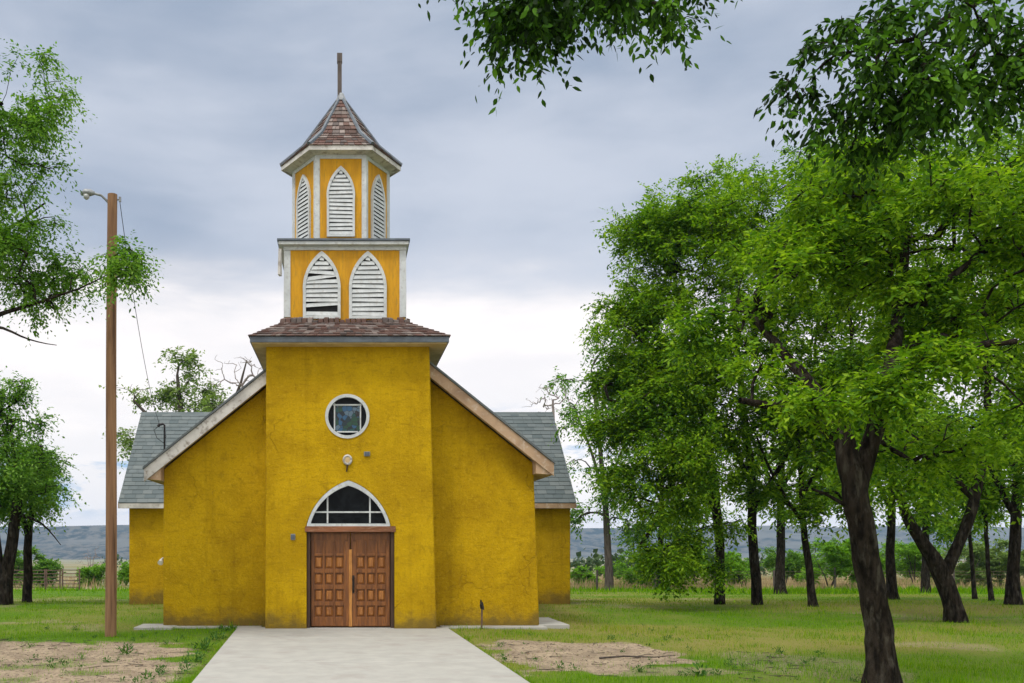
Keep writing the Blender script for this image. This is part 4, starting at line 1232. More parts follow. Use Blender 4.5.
# the forked tree behind it
dB = 22.0
make_tree('shade_tree', 'forked dark tree with a thick split trunk at the right edge lawn', 'tree', G(957, dB), [
    path((957, 640, dB, 0.205), (957, 622, dB, 0.199), (952, 600, dB, 0.186), (946, 578, dB, 0.192), (940, 562, dB, 0.169), (922, 540, dB, 0.123), (906, 515, dB, 0.105), (897, 480, dB + .2, 0.087), (880, 420, dB + .6, 0.059), (850, 350, dB + 1, 0.036)),
    path((946, 572, dB, 0.137), (958, 548, dB, 0.123), (970, 520, dB, 0.114), (982, 480, dB, 0.100), (990, 430, dB + .3, 0.082), (985, 360, dB + .8, 0.055), (970, 280, dB + 1.2, 0.032)),
    path((976, 500, dB, 0.090), (945, 470, dB, 0.072), (915, 462, dB - .4, 0.054), (880, 455, dB - .6, 0.036)),
    path((985, 455, dB, 0.090), (1010, 425, dB, 0.072), (1045, 395, dB, 0.048)),
], [lobe(880, 290, dB + 1, 80, 80), lobe(960, 240, dB + 1.4, 100, 90), lobe(1040, 330, dB + .6, 90, 90), lobe(840, 390, dB + .6, 50, 45), lobe(930, 410, dB - 1, 75, 40, None, 1.0), lobe(1010, 430, dB - 1, 55, 36, None, .9), lobe(900, 470, dB - 1, 40, 20, None, .5), lobe(870, 180, dB + 2, 60, 40), lobe(1000, 170, dB + 2, 100, 50)],
    5, 860, 0.125, 81, elm, TREES, step=0.5, spread=0.65, spray=9, rough=0.09, droop=0.3, twig_r=0.009)
# broad tree in the middle of the mass
dC = 28.5
make_tree('shade_tree', 'broad bright green tree leading the grove beside the church', 'tree', G(757, dC), [
    path((758, 612, dC, 0.194), (757, 600, dC, 0.158), (755, 575, dC, 0.137), (753, 545, dC, 0.130), (752, 500, dC, 0.122), (748, 440, dC, 0.108), (740, 360, dC, 0.086), (735, 280, dC, 0.050)),
    path((752, 510, dC, 0.079), (790, 450, dC, 0.065), (815, 380, dC, 0.043), (820, 300, dC, 0.029)),
    path((750, 480, dC, 0.079), (715, 420, dC - .3, 0.065), (690, 340, dC - .4, 0.043), (680, 270, dC - .4, 0.029)),
], [lobe(700, 228, dC - .6, 68, 52, None, 1.7), lobe(665, 245, dC - .6, 36, 36, None, 1.6), lobe(775, 210, dC, 75, 60, None, 1.4), lobe(840, 205, dC + .5, 70, 70), lobe(660, 285, dC - 1, 48, 52), lobe(740, 330, dC - 1.2, 85, 75, None, 1.5), lobe(735, 415, dC - 1.4, 60, 48, None, 1.5), lobe(770, 285, dC - .6, 60, 45), lobe(820, 330, dC, 70, 80), lobe(770, 440, dC - .6, 60, 45), lobe(680, 360, dC - 1.4, 55, 60), lobe(745, 500, dC - .8, 30, 28, None, .6), lobe(800, 500, dC - 1, 38, 22, None, .8), lobe(775, 530, dC - 1.2, 26, 20, None, .6)],
    8, 1650, 0.12, 90, elm, TREES, step=0.6, spread=0.55, spray=9, droop=0.15, twig_r=0.008, clump=12, clump_r=0.27)
dD = 27.0
make_tree('shade_tree', 'low-hanging tree whose foliage nearly sweeps the lawn beside the church', 'tree', G(719, dD), [
    path((720, 612, dD + 1.6, 0.20), (719, 600, dD + 1.6, 0.15), (720, 570, dD + 1.6, 0.13), (718, 530, dD + 1.4, 0.13), (712, 470, dD + 1, 0.12), (700, 400, dD + .6, 0.10), (680, 330, dD, 0.06)),
    path((714, 490, dD + 1, 0.09), (680, 440, dD + .3, 0.07), (645, 410, dD, 0.05), (610, 400, dD - .2, 0.03)),
    path((716, 510, dD + 1, 0.08), (695, 480, dD + .3, 0.06), (672, 490, dD - .2, 0.045), (650, 530, dD - .5, 0.03)),
], [lobe(645, 335, dD, 44, 46), lobe(632, 400, dD, 46, 44), lobe(680, 430, dD - .6, 60, 50), lobe(640, 470, dD - .4, 38, 34, None, .7), lobe(690, 505, dD - 1, 46, 42), lobe(668, 555, dD - 1.2, 30, 34, None, .9), (lobe(722, 550, dD - 1, 26, 32, None, .6)), lobe(655, 290, dD, 34, 34, None, .6)],
    13, 720, 0.12, 90, elm, TREES, step=0.55, spread=0.55, spray=9, droop=0.38, twig_r=0.008, zfloor=0.25, clump=12, clump_r=0.26)
# tree by the far fence, to the right of the transept
dE = 58.0
make_tree('shade_tree', 'slender open tree by the far fence just right of the church', 'tree', G(608, dE), [
    path((609, 594, dE, 0.330), (609, 585, dE, 0.264), (609, 560, dE, 0.218), (607, 520, dE, 0.185), (603, 470, dE, 0.145), (598, 420, dE, 0.099), (592, 370, dE, 0.046)),
    path((606, 500, dE, 0.106), (590, 450, dE, 0.079), (573, 405, dE, 0.040)),
    path((605, 490, dE, 0.106), (622, 450, dE, 0.079), (636, 410, dE, 0.040)),
], [lobe(590, 400, dE, 30, 42), lobe(612, 370, dE, 34, 40), lobe(632, 430, dE, 34, 46), lobe(596, 480, dE, 32, 34), lobe(585, 525, dE, 22, 24), lobe(620, 520, dE, 26, 30), lobe(572, 420, dE, 16, 30, None, .5)],
    17, 300, 0.24, 45, [M['bark_grey'], M['leaf_cotton']], TREES, step=0.9, spread=1.0, spray=9, droop=0.35, twig_r=0.016, bare=0.25, min_r=0.014)
# grove trunks further right
def grove(px, base_py, d, w_px, top, lobes, seed, label, tw=260, leaf=0.2, lean=0.0):
    r = w_px / 2 / F * d * 0.74
    st = [path((px + 1, base_py + 6, d, r * 1.35), (px, base_py, d, r * 1.25), (px + lean * 0.3, base_py - 35, d, r), (px + lean * 0.7, base_py - 90, d, r * 0.85), (px + lean, base_py - 150, d, r * 0.65), (px + lean * 1.2, top, d, r * 0.3)),
          path((px + lean * 0.7, base_py - 85, d, r * .55), (px + lean - 26, base_py - 135, d, r * .42), (px + lean - 46, base_py - 190, d, r * .2)),
          path((px + lean * 0.8, base_py - 105, d, r * .55), (px + lean + 26, base_py - 150, d, r * .42), (px + lean + 40, base_py - 210, d, r * .2))]
    make_tree('shade_tree', label, 'tree', G(px, d), st, lobes, seed, tw, leaf, 45, elm, TREES, step=0.7, spread=0.85, spray=9, droop=0.35, twig_r=0.010, min_r=0.008, rough=0.07)
grove(813, 606, 27.5, 9, 390, [lobe(800, 430, 27.5, 55, 45), lobe(850, 400, 27.5, 60, 50), lobe(830, 500, 26.5, 36, 26, None, .9)], 23, 'thin leaning dark tree between the broad tree and the leaning one', 260, 0.17, -16)
grove(892, 597, 35, 11, 380, [lobe(900, 420, 35, 70, 50), lobe(860, 470, 35, 45, 28), lobe(930, 480, 35, 45, 26), lobe(905, 340, 35, 70, 60)], 29, 'grey straight tree seen just behind the leaning trunk', 300, 0.2, 0)
grove(1013, 606, 28.5, 15, 380, [lobe(1030, 420, 28.5, 55, 60), lobe(1000, 480, 28, 40, 28), lobe(1050, 330, 28.5, 70, 80)], 31, 'stout upright tree at the right edge of the picture', 320, 0.18, 6)
grove(780, 590, 47, 11, 430, [lobe(785, 470, 47, 45, 40), lobe(820, 480, 47, 40, 34), lobe(765, 520, 47, 30, 22)], 37, 'dim upright tree standing far back near the dry grass', 220, 0.24, 4)
grove(992, 602, 33, 5.5, 450, [lobe(985, 470, 33, 30, 30), lobe(1000, 500, 33, 20, 20, None, .4)], 41, 'slim sapling beside the stout tree at the right edge', 110, 0.18, -10)
grove(975, 600, 36, 5, 450, [lobe(965, 480, 36, 34, 30)], 43, 'slim sapling between the forked tree and the stout tree', 90, 0.18, -6)
grove(925, 592, 50, 9, 460, [lobe(920, 490, 50, 40, 30), lobe(950, 520, 50, 34, 18)], 47, 'small far tree seen between the leaning and forked trunks', 160, 0.24, 3)
grove(660, 588, 60, 8, 470, [lobe(655, 520, 60, 34, 24), lobe(690, 500, 60, 30, 28)], 53, 'small far tree behind the low-hanging foliage', 150, 0.26, 2)
# tree overhanging from beyond the right edge
dO = 5.6
def ol(px, py, rx, rz, wgt=1.0, dd=0.1, ry=0.4): return (np.array(P(px + (-14 if px > 740 else 2), py - (5 if px > 740 else 14), dO + dd)), np.array([rx, ry, rz]), wgt)
LB = [ol(482, -2, .13, .12, .7), ol(518, 2, .22, .20), ol(548, 26, .20, .24, 1.1), ol(600, 14, .28, .23, 1.3), ol(655, 6, .24, .20), ol(692, 0, .12, .12, .5), ol(545, -70, .8, .25, 1.0, .4, .6), ol(680, -70, .5, .25, .8, .4, .6),
      ol(790, 78, .17, .10, .7), ol(815, 60, .16, .10, .5), ol(850, 85, .26, .22, 1.1), ol(890, 108, .26, .22, 1.3), ol(935, 90, .25, .24, 1.1), ol(975, 60, .28, .26, 1.2), ol(880, 30, .25, .16, .7), ol(1015, 30, .34, .34, 1.2), ol(1080, 40, .5, .5, 1.0), ol(920, -45, .8, .25, .9, .4, .6)]
ox, oy = 6.6, 4.6
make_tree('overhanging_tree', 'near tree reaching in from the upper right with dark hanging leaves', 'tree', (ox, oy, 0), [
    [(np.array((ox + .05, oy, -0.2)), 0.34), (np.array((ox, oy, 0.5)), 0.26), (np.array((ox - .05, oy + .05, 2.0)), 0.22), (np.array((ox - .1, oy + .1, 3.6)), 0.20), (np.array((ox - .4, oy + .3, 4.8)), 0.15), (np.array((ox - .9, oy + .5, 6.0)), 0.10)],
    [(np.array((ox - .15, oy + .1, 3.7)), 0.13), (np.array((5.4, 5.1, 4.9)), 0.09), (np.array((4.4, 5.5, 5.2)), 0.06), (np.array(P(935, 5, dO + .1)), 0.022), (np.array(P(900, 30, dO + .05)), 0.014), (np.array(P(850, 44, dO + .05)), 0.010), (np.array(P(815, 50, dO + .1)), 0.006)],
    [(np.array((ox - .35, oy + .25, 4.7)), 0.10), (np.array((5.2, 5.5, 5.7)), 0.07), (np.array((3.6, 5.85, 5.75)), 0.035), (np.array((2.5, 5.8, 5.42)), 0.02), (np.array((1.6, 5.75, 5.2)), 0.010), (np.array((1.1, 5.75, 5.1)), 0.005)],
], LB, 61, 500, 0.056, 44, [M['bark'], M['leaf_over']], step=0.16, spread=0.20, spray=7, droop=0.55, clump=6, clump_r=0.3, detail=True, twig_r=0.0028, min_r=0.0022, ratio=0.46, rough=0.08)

# left side: tall tree beyond the frame, reaching in
dL = 16.5
lx0 = PX(-95, dL)
make_tree('cottonwood_tree', 'tall airy cottonwood leaning in from the upper left beside the pole', 'tree', (lx0, dL, 0), [
    [(np.array((lx0 + .1, dL, -.2)), 0.42), (np.array((lx0, dL, .6)), 0.32), (np.array((lx0 - .1, dL, 3)), 0.27), (np.array((lx0 + .05, dL, 5.2)), 0.22), (np.array(P(-65, 240, dL)), 0.14), (np.array(P(-45, 160, dL)), 0.07), (np.array(P(0, 100, dL)), 0.02)],
    [(np.array((lx0, dL, 4.0)), 0.14), (np.array(P(-50, 345, dL - .3)), 0.08), (np.array(P(0, 312, dL - .4)), 0.038), (np.array(P(45, 300, dL - .5)), 0.022), (np.array(P(90, 285, dL - .5)), 0.012), (np.array(P(122, 270, dL - .5)), 0.006)],
    [(np.array((lx0, dL, 4.3)), 0.10), (np.array(P(-40, 330, dL - .8)), 0.06), (np.array(P(0, 322, dL - .8)), 0.024), (np.array(P(28, 338, dL - .9)), 0.013), (np.array(P(56, 342, dL - .9)), 0.006)],
    [(np.array(P(-60, 260, dL)), 0.09), (np.array(P(0, 240, dL + .2)), 0.035), (np.array(P(50, 205, dL + .3)), 0.015)],
], [lobe(8, 110, dL, 52, 52), lobe(50, 92, dL, 42, 30, None, .55), lobe(84, 100, dL, 22, 14, None, .2), lobe(10, 190, dL, 60, 58), lobe(48, 160, dL, 28, 28, None, .6), lobe(42, 222, dL, 30, 28, None, .6), lobe(20, 260, dL - .3, 60, 36), lobe(92, 270, dL - .3, 30, 20, None, .4),
    lobe(128, 262, dL - .5, 16, 26, None, 1.6), lobe(60, 300, dL - .4, 50, 24, None, .4), lobe(30, 325, dL - .8, 44, 16, None, .6), lobe(5, 150, dL, 46, 50, None, .8), lobe(-60, 140, dL, 80, 110), lobe(-20, 12, dL + .5, 30, 18, None, .35)],
    67, 700, 0.080, 63, [M['bark'], M['leaf_cotton']], step=0.3, spread=0.42, spray=7, droop=0.4, twig_r=0.0045, min_r=0.0035, bare=0.12, rough=0.06)
LT = 'trees on the left lawn'
dP = 28.5
make_tree('cottonwood_tree', 'dark double-stemmed tree at the left edge of the lawn', 'tree', G(2, dP), [
    path((0, 612, dP, 0.32), (2, 602, dP, 0.24), (7, 570, dP, 0.19), (13, 540, dP, 0.17), (18, 500, dP, 0.14), (15, 465, dP, 0.07), (10, 430, dP, 0.02)),
    path((3, 590, dP, 0.16), (-4, 550, dP, 0.14), (-6, 500, dP, 0.10), (-14, 450, dP, 0.04)),
    path((17, 515, dP, 0.07), (35, 518, dP - .3, 0.04), (50, 528, dP - .5, 0.022), (60, 545, dP - .6, 0.010)),
], [lobe(0, 420, dP, 42, 36), lobe(20, 470, dP, 38, 36), lobe(-25, 470, dP, 46, 60), lobe(5, 520, dP, 30, 20, None, .5), lobe(8, 395, dP, 24, 26, None, 1.0)],
    71, 420, 0.12, 60, [M['bark'], M['leaf_cotton']], LT, step=0.55, spread=0.65, spray=9, droop=0.4, rough=0.06)
dQ = 31.0
make_tree('cottonwood_tree', 'round-topped single-trunk tree right of the double-stemmed one', 'tree', G(27, dQ), [
    path((27, 606, dQ, 0.19), (27, 598, dQ, 0.155), (28, 570, dQ, 0.14), (27, 545, dQ, 0.13), (30, 515, dQ, 0.11), (36, 480, dQ, 0.10), (40, 445, dQ, 0.05)),
    path((28, 535, dQ, 0.10), (18, 505, dQ, 0.08), (14, 470, dQ, 0.05)),
], [lobe(34, 455, dQ, 20, 24), lobe(40, 490, dQ, 18, 22), lobe(25, 500, dQ, 26, 24), lobe(20, 440, dQ, 22, 22), lobe(42, 515, dQ, 16, 10, None, .4)],
    73, 240, 0.12, 60, [M['bark'], M['leaf_cotton']], LT, step=0.5, spread=0.6, spray=9, droop=0.4)
# behind the church: a thinning tree with bare tops
dK = 47.0
make_tree('cottonwood_tree', 'half-bare pale tree rising behind the left grey roof', 'tree', G(185, dK), [
    path((185, 600, dK, 0.40), (185, 560, dK, 0.33), (187, 500, dK, 0.28), (185, 450, dK, 0.2), (180, 410, dK, 0.14), (176, 375, dK, 0.07)),
    path((186, 480, dK, 0.18), (215, 430, dK, 0.13), (236, 395, dK, 0.08), (246, 360, dK, 0.03)),
    path((185, 460, dK, 0.15), (155, 420, dK, 0.10), (135, 400, dK, 0.05)),
], [lobe(178, 372, dK, 28, 20), lobe(150, 400, dK, 24, 18), lobe(205, 395, dK, 26, 18), lobe(136, 440, dK, 14, 24, None, .5), lobe(185, 410, dK, 40, 16)],
    79, 210, 0.21, 35, [M['bark_grey'], M['leaf_pale']], step=0.7, spread=0.7, spray=7, droop=0.3, twig_r=0.012, min_r=0.010, bare=0.2)
dK2 = 44.0
make_tree('bare_tree', 'leafless grey tree rising behind the nave roof', 'tree', G(250, dK2), [
    path((250, 600, dK2, 0.25), (248, 500, dK2, 0.2), (245, 430, dK2, 0.12), (242, 385, dK2, 0.05))],
    [lobe(240, 372, dK2, 34, 24), lobe(262, 390, dK2, 24, 20)], 83, 120, 0.1, 0, [M['twig_grey'], M['leaf_pale']], step=0.5, twig_r=0.008, min_r=0.009)
make_tree('bare_tree', 'leafless grey tree rising behind the right grey roof', 'tree', G(556, 50), [
    path((556, 600, 50, 0.25), (556, 500, 50, 0.2), (556, 440, 50, 0.1), (556, 400, 50, 0.05))],
    [lobe(552, 400, 50, 22, 26), lobe(566, 430, 50, 20, 26)], 84, 120, 0.1, 0, [M['twig_grey'], M['leaf_pale']], step=0.5, twig_r=0.008, min_r=0.009)

# ------------------------------------------------------------------ shrubs beyond the fence
def shrub(px, d, w_px, h_px, label, mat='leaf_bush', seed=1, tw=90, leaf=0.14, bare=False, name='bush', grp='shrubs along the far fence', zoff=0.0):
    g = G(px, d)
    wd, h = w_px / F * d, h_px / F * d
    gz = g.z
    stems = []
    rr = random.Random(seed)
    for k in range(3):
        a = rr.uniform(0, 6.28)
        stems.append([(np.array((g.x, g.y, gz - .1)), 0.05), (np.array((g.x + .1 * wd * math.cos(a), g.y + .1 * wd * math.sin(a), gz + h * .3)), 0.035), (np.array((g.x + .25 * wd * math.cos(a), g.y + .25 * wd * math.sin(a), gz + h * .6)), 0.015)])
    lb = []
    for k in range(4):
        lb.append((np.array((g.x + rr.uniform(-.28, .28) * wd, g.y + rr.uniform(-.2, .2) * wd, gz + h * rr.uniform(.42, .62))), np.array([wd * .28, wd * .26, h * .36])))
    make_tree(name, label, 'bush' if name == 'bush' else 'shrub', g, stems, lb, seed, tw, leaf, 0 if bare else 45, [M['twig_grey'] if bare else M['bark_grey'], M[mat]], grp, step=0.3, spread=0.4, spray=9, droop=0.2, twig_r=0.006, min_r=0.008 if bare else 0.005, zfloor=gz + .1)
shrub(96, 72, 34, 22, 'bright green rounded bush behind the gate, left of the pole', 'leaf_bush', 101, 150, .2)
shrub(126, 74, 26, 26, 'bright green bush between the pole and the church wall', 'leaf_bush', 102, 120, .2)
shrub(42, 66, 34, 42, 'tall dark green bush behind the pipe corral panels', 'leaf_cotton', 103, 170, .2)
shrub(14, 68, 30, 46, 'tall green bush at the left edge behind the corral', 'leaf_cotton', 104, 160, .2)
shrub(90, 80, 26, 46, 'bare whitish shrub standing behind the bright bush', 'leaf_pale', 105, 170, .1, True, 'bare_shrub')
shrub(585, 68, 24, 20, 'low green bush beside the church corner past the fence', 'leaf_bush', 107, 90, .2)
shrub(640, 64, 46, 40, 'green bush in the dry grass left of the low-hanging tree', 'leaf_bush', 108, 170, .2)
shrub(697, 70, 50, 44, 'green bush far behind the low-hanging foliage', 'leaf_bush', 109, 150, .2)
shrub(830, 62, 64, 54, 'pale lime bush behind the thin leaning tree', 'leaf_bush', 110, 200, .2)
shrub(868, 66, 54, 58, 'bright bush seen left of the leaning trunk', 'leaf_bush', 111, 190, .2)
shrub(915, 68, 64, 60, 'wide bright bush between the leaning and forked trunks', 'leaf_bush', 112, 220, .2)
shrub(968, 62.5, 48, 54, 'grey-green thicket right of the forked trunk', 'leaf_pale', 113, 180, .2)
shrub(1000, 63, 48, 50, 'grey-green thicket left of the right-edge tree', 'leaf_pale', 114, 180, .2)
shrub(1050, 62, 60, 44, 'grey-green thicket at the far right edge', 'leaf_pale', 115, 180, .2)
shrub(742, 66, 54, 40, 'lime bush behind the broad tree trunk', 'leaf_bush', 116, 150, .2)
shrub(785, 72, 50, 42, 'mid green bush behind the far dim tree', 'leaf_cotton', 121, 170, .2)
shrub(950, 80, 60, 44, 'bare brown thicket behind the forked trunk', 'leaf_pale', 117, 220, .1, True, 'bare_shrub')
shrub(660, 84, 44, 46, 'bare grey shrub far behind the drooping foliage', 'leaf_pale', 118, 200, .1, True, 'bare_shrub')

shrub(720, 92, 54, 30, 'small distant green bush between the two slim grove trunks', 'leaf_bush', 122, 130, .24)
shrub(805, 88, 60, 34, 'distant green bush behind the foot of the thin leaning tree', 'leaf_cotton', 123, 150, .24)
shrub(890, 90, 70, 40, 'distant dark green bush right of the leaning trunk', 'leaf_cotton', 124, 170, .24)
shrub(985, 90, 70, 40, 'distant dark green bush behind the two saplings', 'leaf_cotton', 125, 170, .24)
shrub(612, 96, 40, 20, 'small distant bush beyond the slender tree', 'leaf_bush', 126, 90, .24)

# ------------------------------------------------------------------ fences
fd = 60.0
def pipe_panel(px0, px1, py0, py1, label, rails=6, name='corral_panel', cat='corral panel', d=fd):
    x0, x1 = PX(px0, d), PX(px1, d)
    z0 = float(terr(0, d)); z1 = PZ(py0, d); 
    t = thing(name, (x0, d, z0), label, cat, 'pipe corral at the left')
    for x in (x0, x1):
        b = MB(); b.tube([(x, d, z0 - .1), (x, d, z1 + .04)], 0.05, 8); b.build('post', M['rust_metal'], t)
    b = MB()
    for k in range(rails):
        z = z0 + .18 + (z1 - z0 - .2) * k / (rails - 1)
        b.tube([(x0, d, z), ((x0 + x1) / 2, d, z - .012), (x1, d, z)], 0.026, 6)
    b.build('rails', M['rust_metal'], t)
pipe_panel(-40, 10.5, 571, 591, 'rusty pipe corral panel at the left edge')
pipe_panel(12.5, 45, 570, 591, 'rusty pipe corral panel behind the single-trunk tree')
pipe_panel(46.5, 60, 570, 591, 'short rusty pipe corral panel beside the gate')
pipe_panel(62.5, 79.5, 569.5, 592, 'rusty pipe gate standing at the right end of the corral', 6, 'pipe_gate', 'gate', 59.4)
# wire fence with wooden posts on the right
t = thing('wire_fence', (PX(575, 61), 61, -1.05), 'thin wire fence with wooden posts along the dry grass', 'fence')
wx = [13.6, 15.85, 19.5, 23.2, 27.0, 30.8, 34.5, 38.3, 42.2]
rd = random.Random(3)
tops = []
for x in wx:
    b = MB(); h = rd.uniform(1.15, 1.4); z0 = float(terr(0, 61)); l_ = rd.uniform(-.05, .05)
    b.tube([(x, 61, z0 - .2), (x + l_ * .5, 61, z0 + h * .5), (x + l_, 61, z0 + h)], [.075, .07, .06], 7); b.build('post', M['finial'], t)
    tops.append((x, z0))
b = MB()
for hz in (.35, .65, .95, 1.12):
    b.tube([(x, 60.93, z0 + hz + rd.uniform(-.02, .02)) for x, z0 in tops], 0.008, 4)
b.build('wires', M['rust_metal'], t)

# ------------------------------------------------------------------ grass, dry grass and weeds
def blades(n, seed, d0, d1, hmin, hmax, width, keep, tilt=0.5, margin=1.25, power=1.0):
    rs = np.random.RandomState(seed)
    u = rs.rand(n)
    # even density on the picture, roughly: more blades near
    y = 1.0 / (1 / d0 + (1 / d1 - 1 / d0) * u ** power)
    xa, xb = (-VX) / F * y * margin - 1.5, (1024 - VX) / F * y * margin + 1.0
    x = xa + (xb - xa) * rs.rand(n)
    k = rs.rand(n) < keep(x, y)
    k &= ~((x > wl_(y) - .01) & (x < wr_(y) + .01) & (y < 20.3))
    k &= ~((x > tx[0] - .05) & (x < tx[1] + .05) & (y > 19.7) & (y < 23))
    k &= ~((x > wl - .05) & (x < wr + .05) & (y > 20.4) & (y < 39))
    k &= ~((x > 3.55) & (x < 4.75) & (y > 20.5) & (y < 22.6))
    k &= ~((x > TL - .05) & (x < TR_ + .05) & (y > 28.95) & (y < 36))
    x, y = x[k], y[k]; n = len(x)
    z = terr(x, y) + np.where(y < 62, (fbm(x, y, 1.6, 3, 4) - .5) * .09 * np.exp(-np.maximum(0, np.abs(x) - 12) / 6), 0) - .02
    h = (hmin + (hmax - hmin) * rs.rand(n) ** 1.6) * (0.25 + 1.5 * fbm(x, y, 1.1, 131, 4) ** 1.3)
    a = rs.rand(n) * 6.283; tl_ = tilt * rs.rand(n) * h; b_ = rs.rand(n) * 6.283
    wv = width * (0.6 + .8 * rs.rand(n)) * np.clip(y / 16, .8, 4)
    bx, by = np.cos(a) * wv / 2, np.sin(a) * wv / 2
    v = np.stack([np.stack([x - bx, y - by, z], -1), np.stack([x + bx, y + by, z], -1), np.stack([x + np.cos(b_) * tl_, y + np.sin(b_) * tl_, z + h], -1)], 1)
    return v.reshape(-1, 3), np.arange(3 * n), np.full(n, 3), np.stack([x, y], -1)
def mat_grass(name, straw, green, mixlo, mixhi):
    m = bpy.data.materials.new(name); m.use_nodes = True
    t = m.node_tree; t.nodes.clear()
    g = N(t, 'ShaderNodeNewGeometry')
    a = N(t, 'ShaderNodeAttribute', attribute_name='lush')
    rnd = g.outputs['Random Per Island']
    cg = mix(t, rnd, green[0], green[1]); cs = mix(t, rnd, straw[0], straw[1])
    wn = N(t, 'ShaderNodeTexWhiteNoise', noise_dimensions='1D'); t.links.new(rnd, wn.inputs['W'])
    f = maprange(t, math_(t, 'ADD', a.outputs['Fac'], math_(t, 'MULTIPLY', math_(t, 'SUBTRACT', wn.outputs['Value'], .5), .8)), mixlo, mixhi)
    c = mix(t, f, cs, cg)
    d = N(t, 'ShaderNodeBsdfDiffuse'); t.links.new(c, d.inputs[0])
    tr = N(t, 'ShaderNodeBsdfTranslucent'); t.links.new(c, tr.inputs[0])
    ms = N(t, 'ShaderNodeMixShader'); ms.inputs[0].default_value = .35
    t.links.new(d.outputs[0], ms.inputs[1]); t.links.new(tr.outputs[0], ms.inputs[2])
    o = N(t, 'ShaderNodeOutputMaterial'); t.links.new(ms.outputs[0], o.inputs[0])
    return m
M['grass'] = mat_grass('lawn_grass', ((0.165, 0.255, 0.012), (0.35, 0.375, 0.042)), ((0.060, 0.19, 0.004), (0.22, 0.40, 0.006)), -0.08, 0.52)
M['dry_grass'] = mat_grass('dry_grass', ((0.36, 0.27, 0.14), (0.45, 0.35, 0.20)), ((0.12, 0.18, 0.03), (0.20, 0.24, 0.05)), 0.4, 0.8)
def grass_obj(name, data, mat, label, cat, lush):
    v, f, s, xy = data
    o = np_mesh(name, v, f, s, mat)
    at = o.data.attributes.new('lush', 'FLOAT', 'POINT')
    at.data.foreach_set('value', np.repeat(lush(xy[:, 0], xy[:, 1]), 3).astype(np.float32))
    return tag(o, label, cat, kind='stuff')
grass_obj('grass', blades(420000, 201, 11.0, 61, 0.035, 0.11, 0.007, lambda x, y: np.clip(1.0 - 1.1 * dirt_mask(x, y), 0.03, 1) * (0.35 + 0.75 * fbm(x, y, 1.1, 151, 3)), power=0.85),
          M['grass'], 'short patchy lawn grass, green and straw coloured', 'grass', lush_mask)
grass_obj('dry_grass', blades(60000, 203, 60.5, 110, 0.25, 0.75, 0.02, lambda x, y: np.where(x < -13, .25, 1.0) * (0.4 + .6 * fbm(x, y, 9, 161, 3)), .6),
          M['dry_grass'], 'tall tan grass beyond the fences', 'dry grass', lambda x, y: lush_mask(x * .4, y * .4 + 90) * 3.0 * (fbm(x, y, 12, 171, 3) > .54))
grass_obj('tall_grass', blades(26000, 205, 46, 62, 0.12, 0.42, 0.016, lambda x, y: sst(fbm(x, y, 3, 181, 3), .35, .5) * np.where((y > 56) | (x > 10), 1, .1), .6),
          M['grass'], 'unmown green grass strip before the fences', 'grass', lambda x, y: np.ones_like(x))
def tuft_keep(x, y): return sst(fbm(x, y, 0.75, 231, 4), .56, .68) * np.clip(1.0 - 1.3 * dirt_mask(x, y), 0, 1)
grass_obj('grass_tufts', blades(90000, 207, 11.0, 34, 0.08, 0.21, 0.008, tuft_keep, .7),
          M['grass'], 'taller darker tufts standing up from the short lawn', 'grass', lambda x, y: np.full_like(x, .55))
def edge_keep(x, y): return np.where((np.minimum(np.abs(x - wl_(y)), np.abs(x - wr_(y))) < .10) & (y < 19.6), sst(fbm(x, y, .5, 241, 3), .40, .55), 0)
grass_obj('grass_fringe', blades(160000, 209, 11.0, 19.7, 0.04, 0.13, 0.007, edge_keep, .9),
          M['grass'], 'grass creeping over both edges of the concrete path', 'grass', lambda x, y: np.full_like(x, .5))
def weeds():
    rs = np.random.RandomState(5)
    V, Fc, S, n = [], [], [], 0
    spots = []
    while len(spots) < 170:
        y = rs.uniform(11.5, 21); x = rs.uniform(-7.5, 7.5)
        if wl_(y) - .06 < x < wr_(y) + .08: continue
        d = dirt_mask(x, y)
        edge_ = (abs(x - WALK_L) < .7 and x < WALK_L)
        if y > 20.2 and -4 < x < 4.9: continue
        pr = .30 if edge_ else (.30 if .15 < d < .8 else (.07 if d >= .8 else .05))
        if rs.rand() < pr: spots.append((x, y, rs.uniform(.04, .11) * (1.5 if edge_ else 1)))
    for px, py, s_ in ((125, 655, .2), (128, 648, .12), (205, 650, .22), (196, 662, .17), (52, 668, .1), (215, 640, .18), (185, 672, .16), (640, 672, .12), (560, 668, .12), (700, 676, .2), (612, 640, .12), (665, 640, .1)):
        d = EYE * F / (py - VY); spots.append((PX(px, d), d, s_))
    for x, y, s_ in spots:
        k = int(14 + s_ * 260)
        a = rs.rand(k) * 6.283; e_ = rs.uniform(.15, 1.25, k)
        dr = np.stack([np.cos(a) * np.cos(e_), np.sin(a) * np.cos(e_), np.sin(e_)], -1)
        st = rs.rand(k, 1) * s_ * .9
        pos = np.array([x, y, -.01]) + dr * st * np.array([1, 1, .9]) + rs.randn(k, 3) * s_ * .12 * np.array([1, 1, 0])
        v, f, z = leaves_mesh(pos, dr, unit(np.array([0, 0, 1.]) + rs.randn(k, 3) * .3), s_ * rs.uniform(.22, .5, k), .4)
        V.append(v); Fc.append(f + n); S.append(z); n += len(v)
    o = np_mesh('weeds', np.concatenate(V), np.concatenate(Fc), np.concatenate(S), M['weed'])
    tag(o, 'low leafy weeds scattered over the bare earth and walk edge', 'weeds', kind='stuff')
weeds()
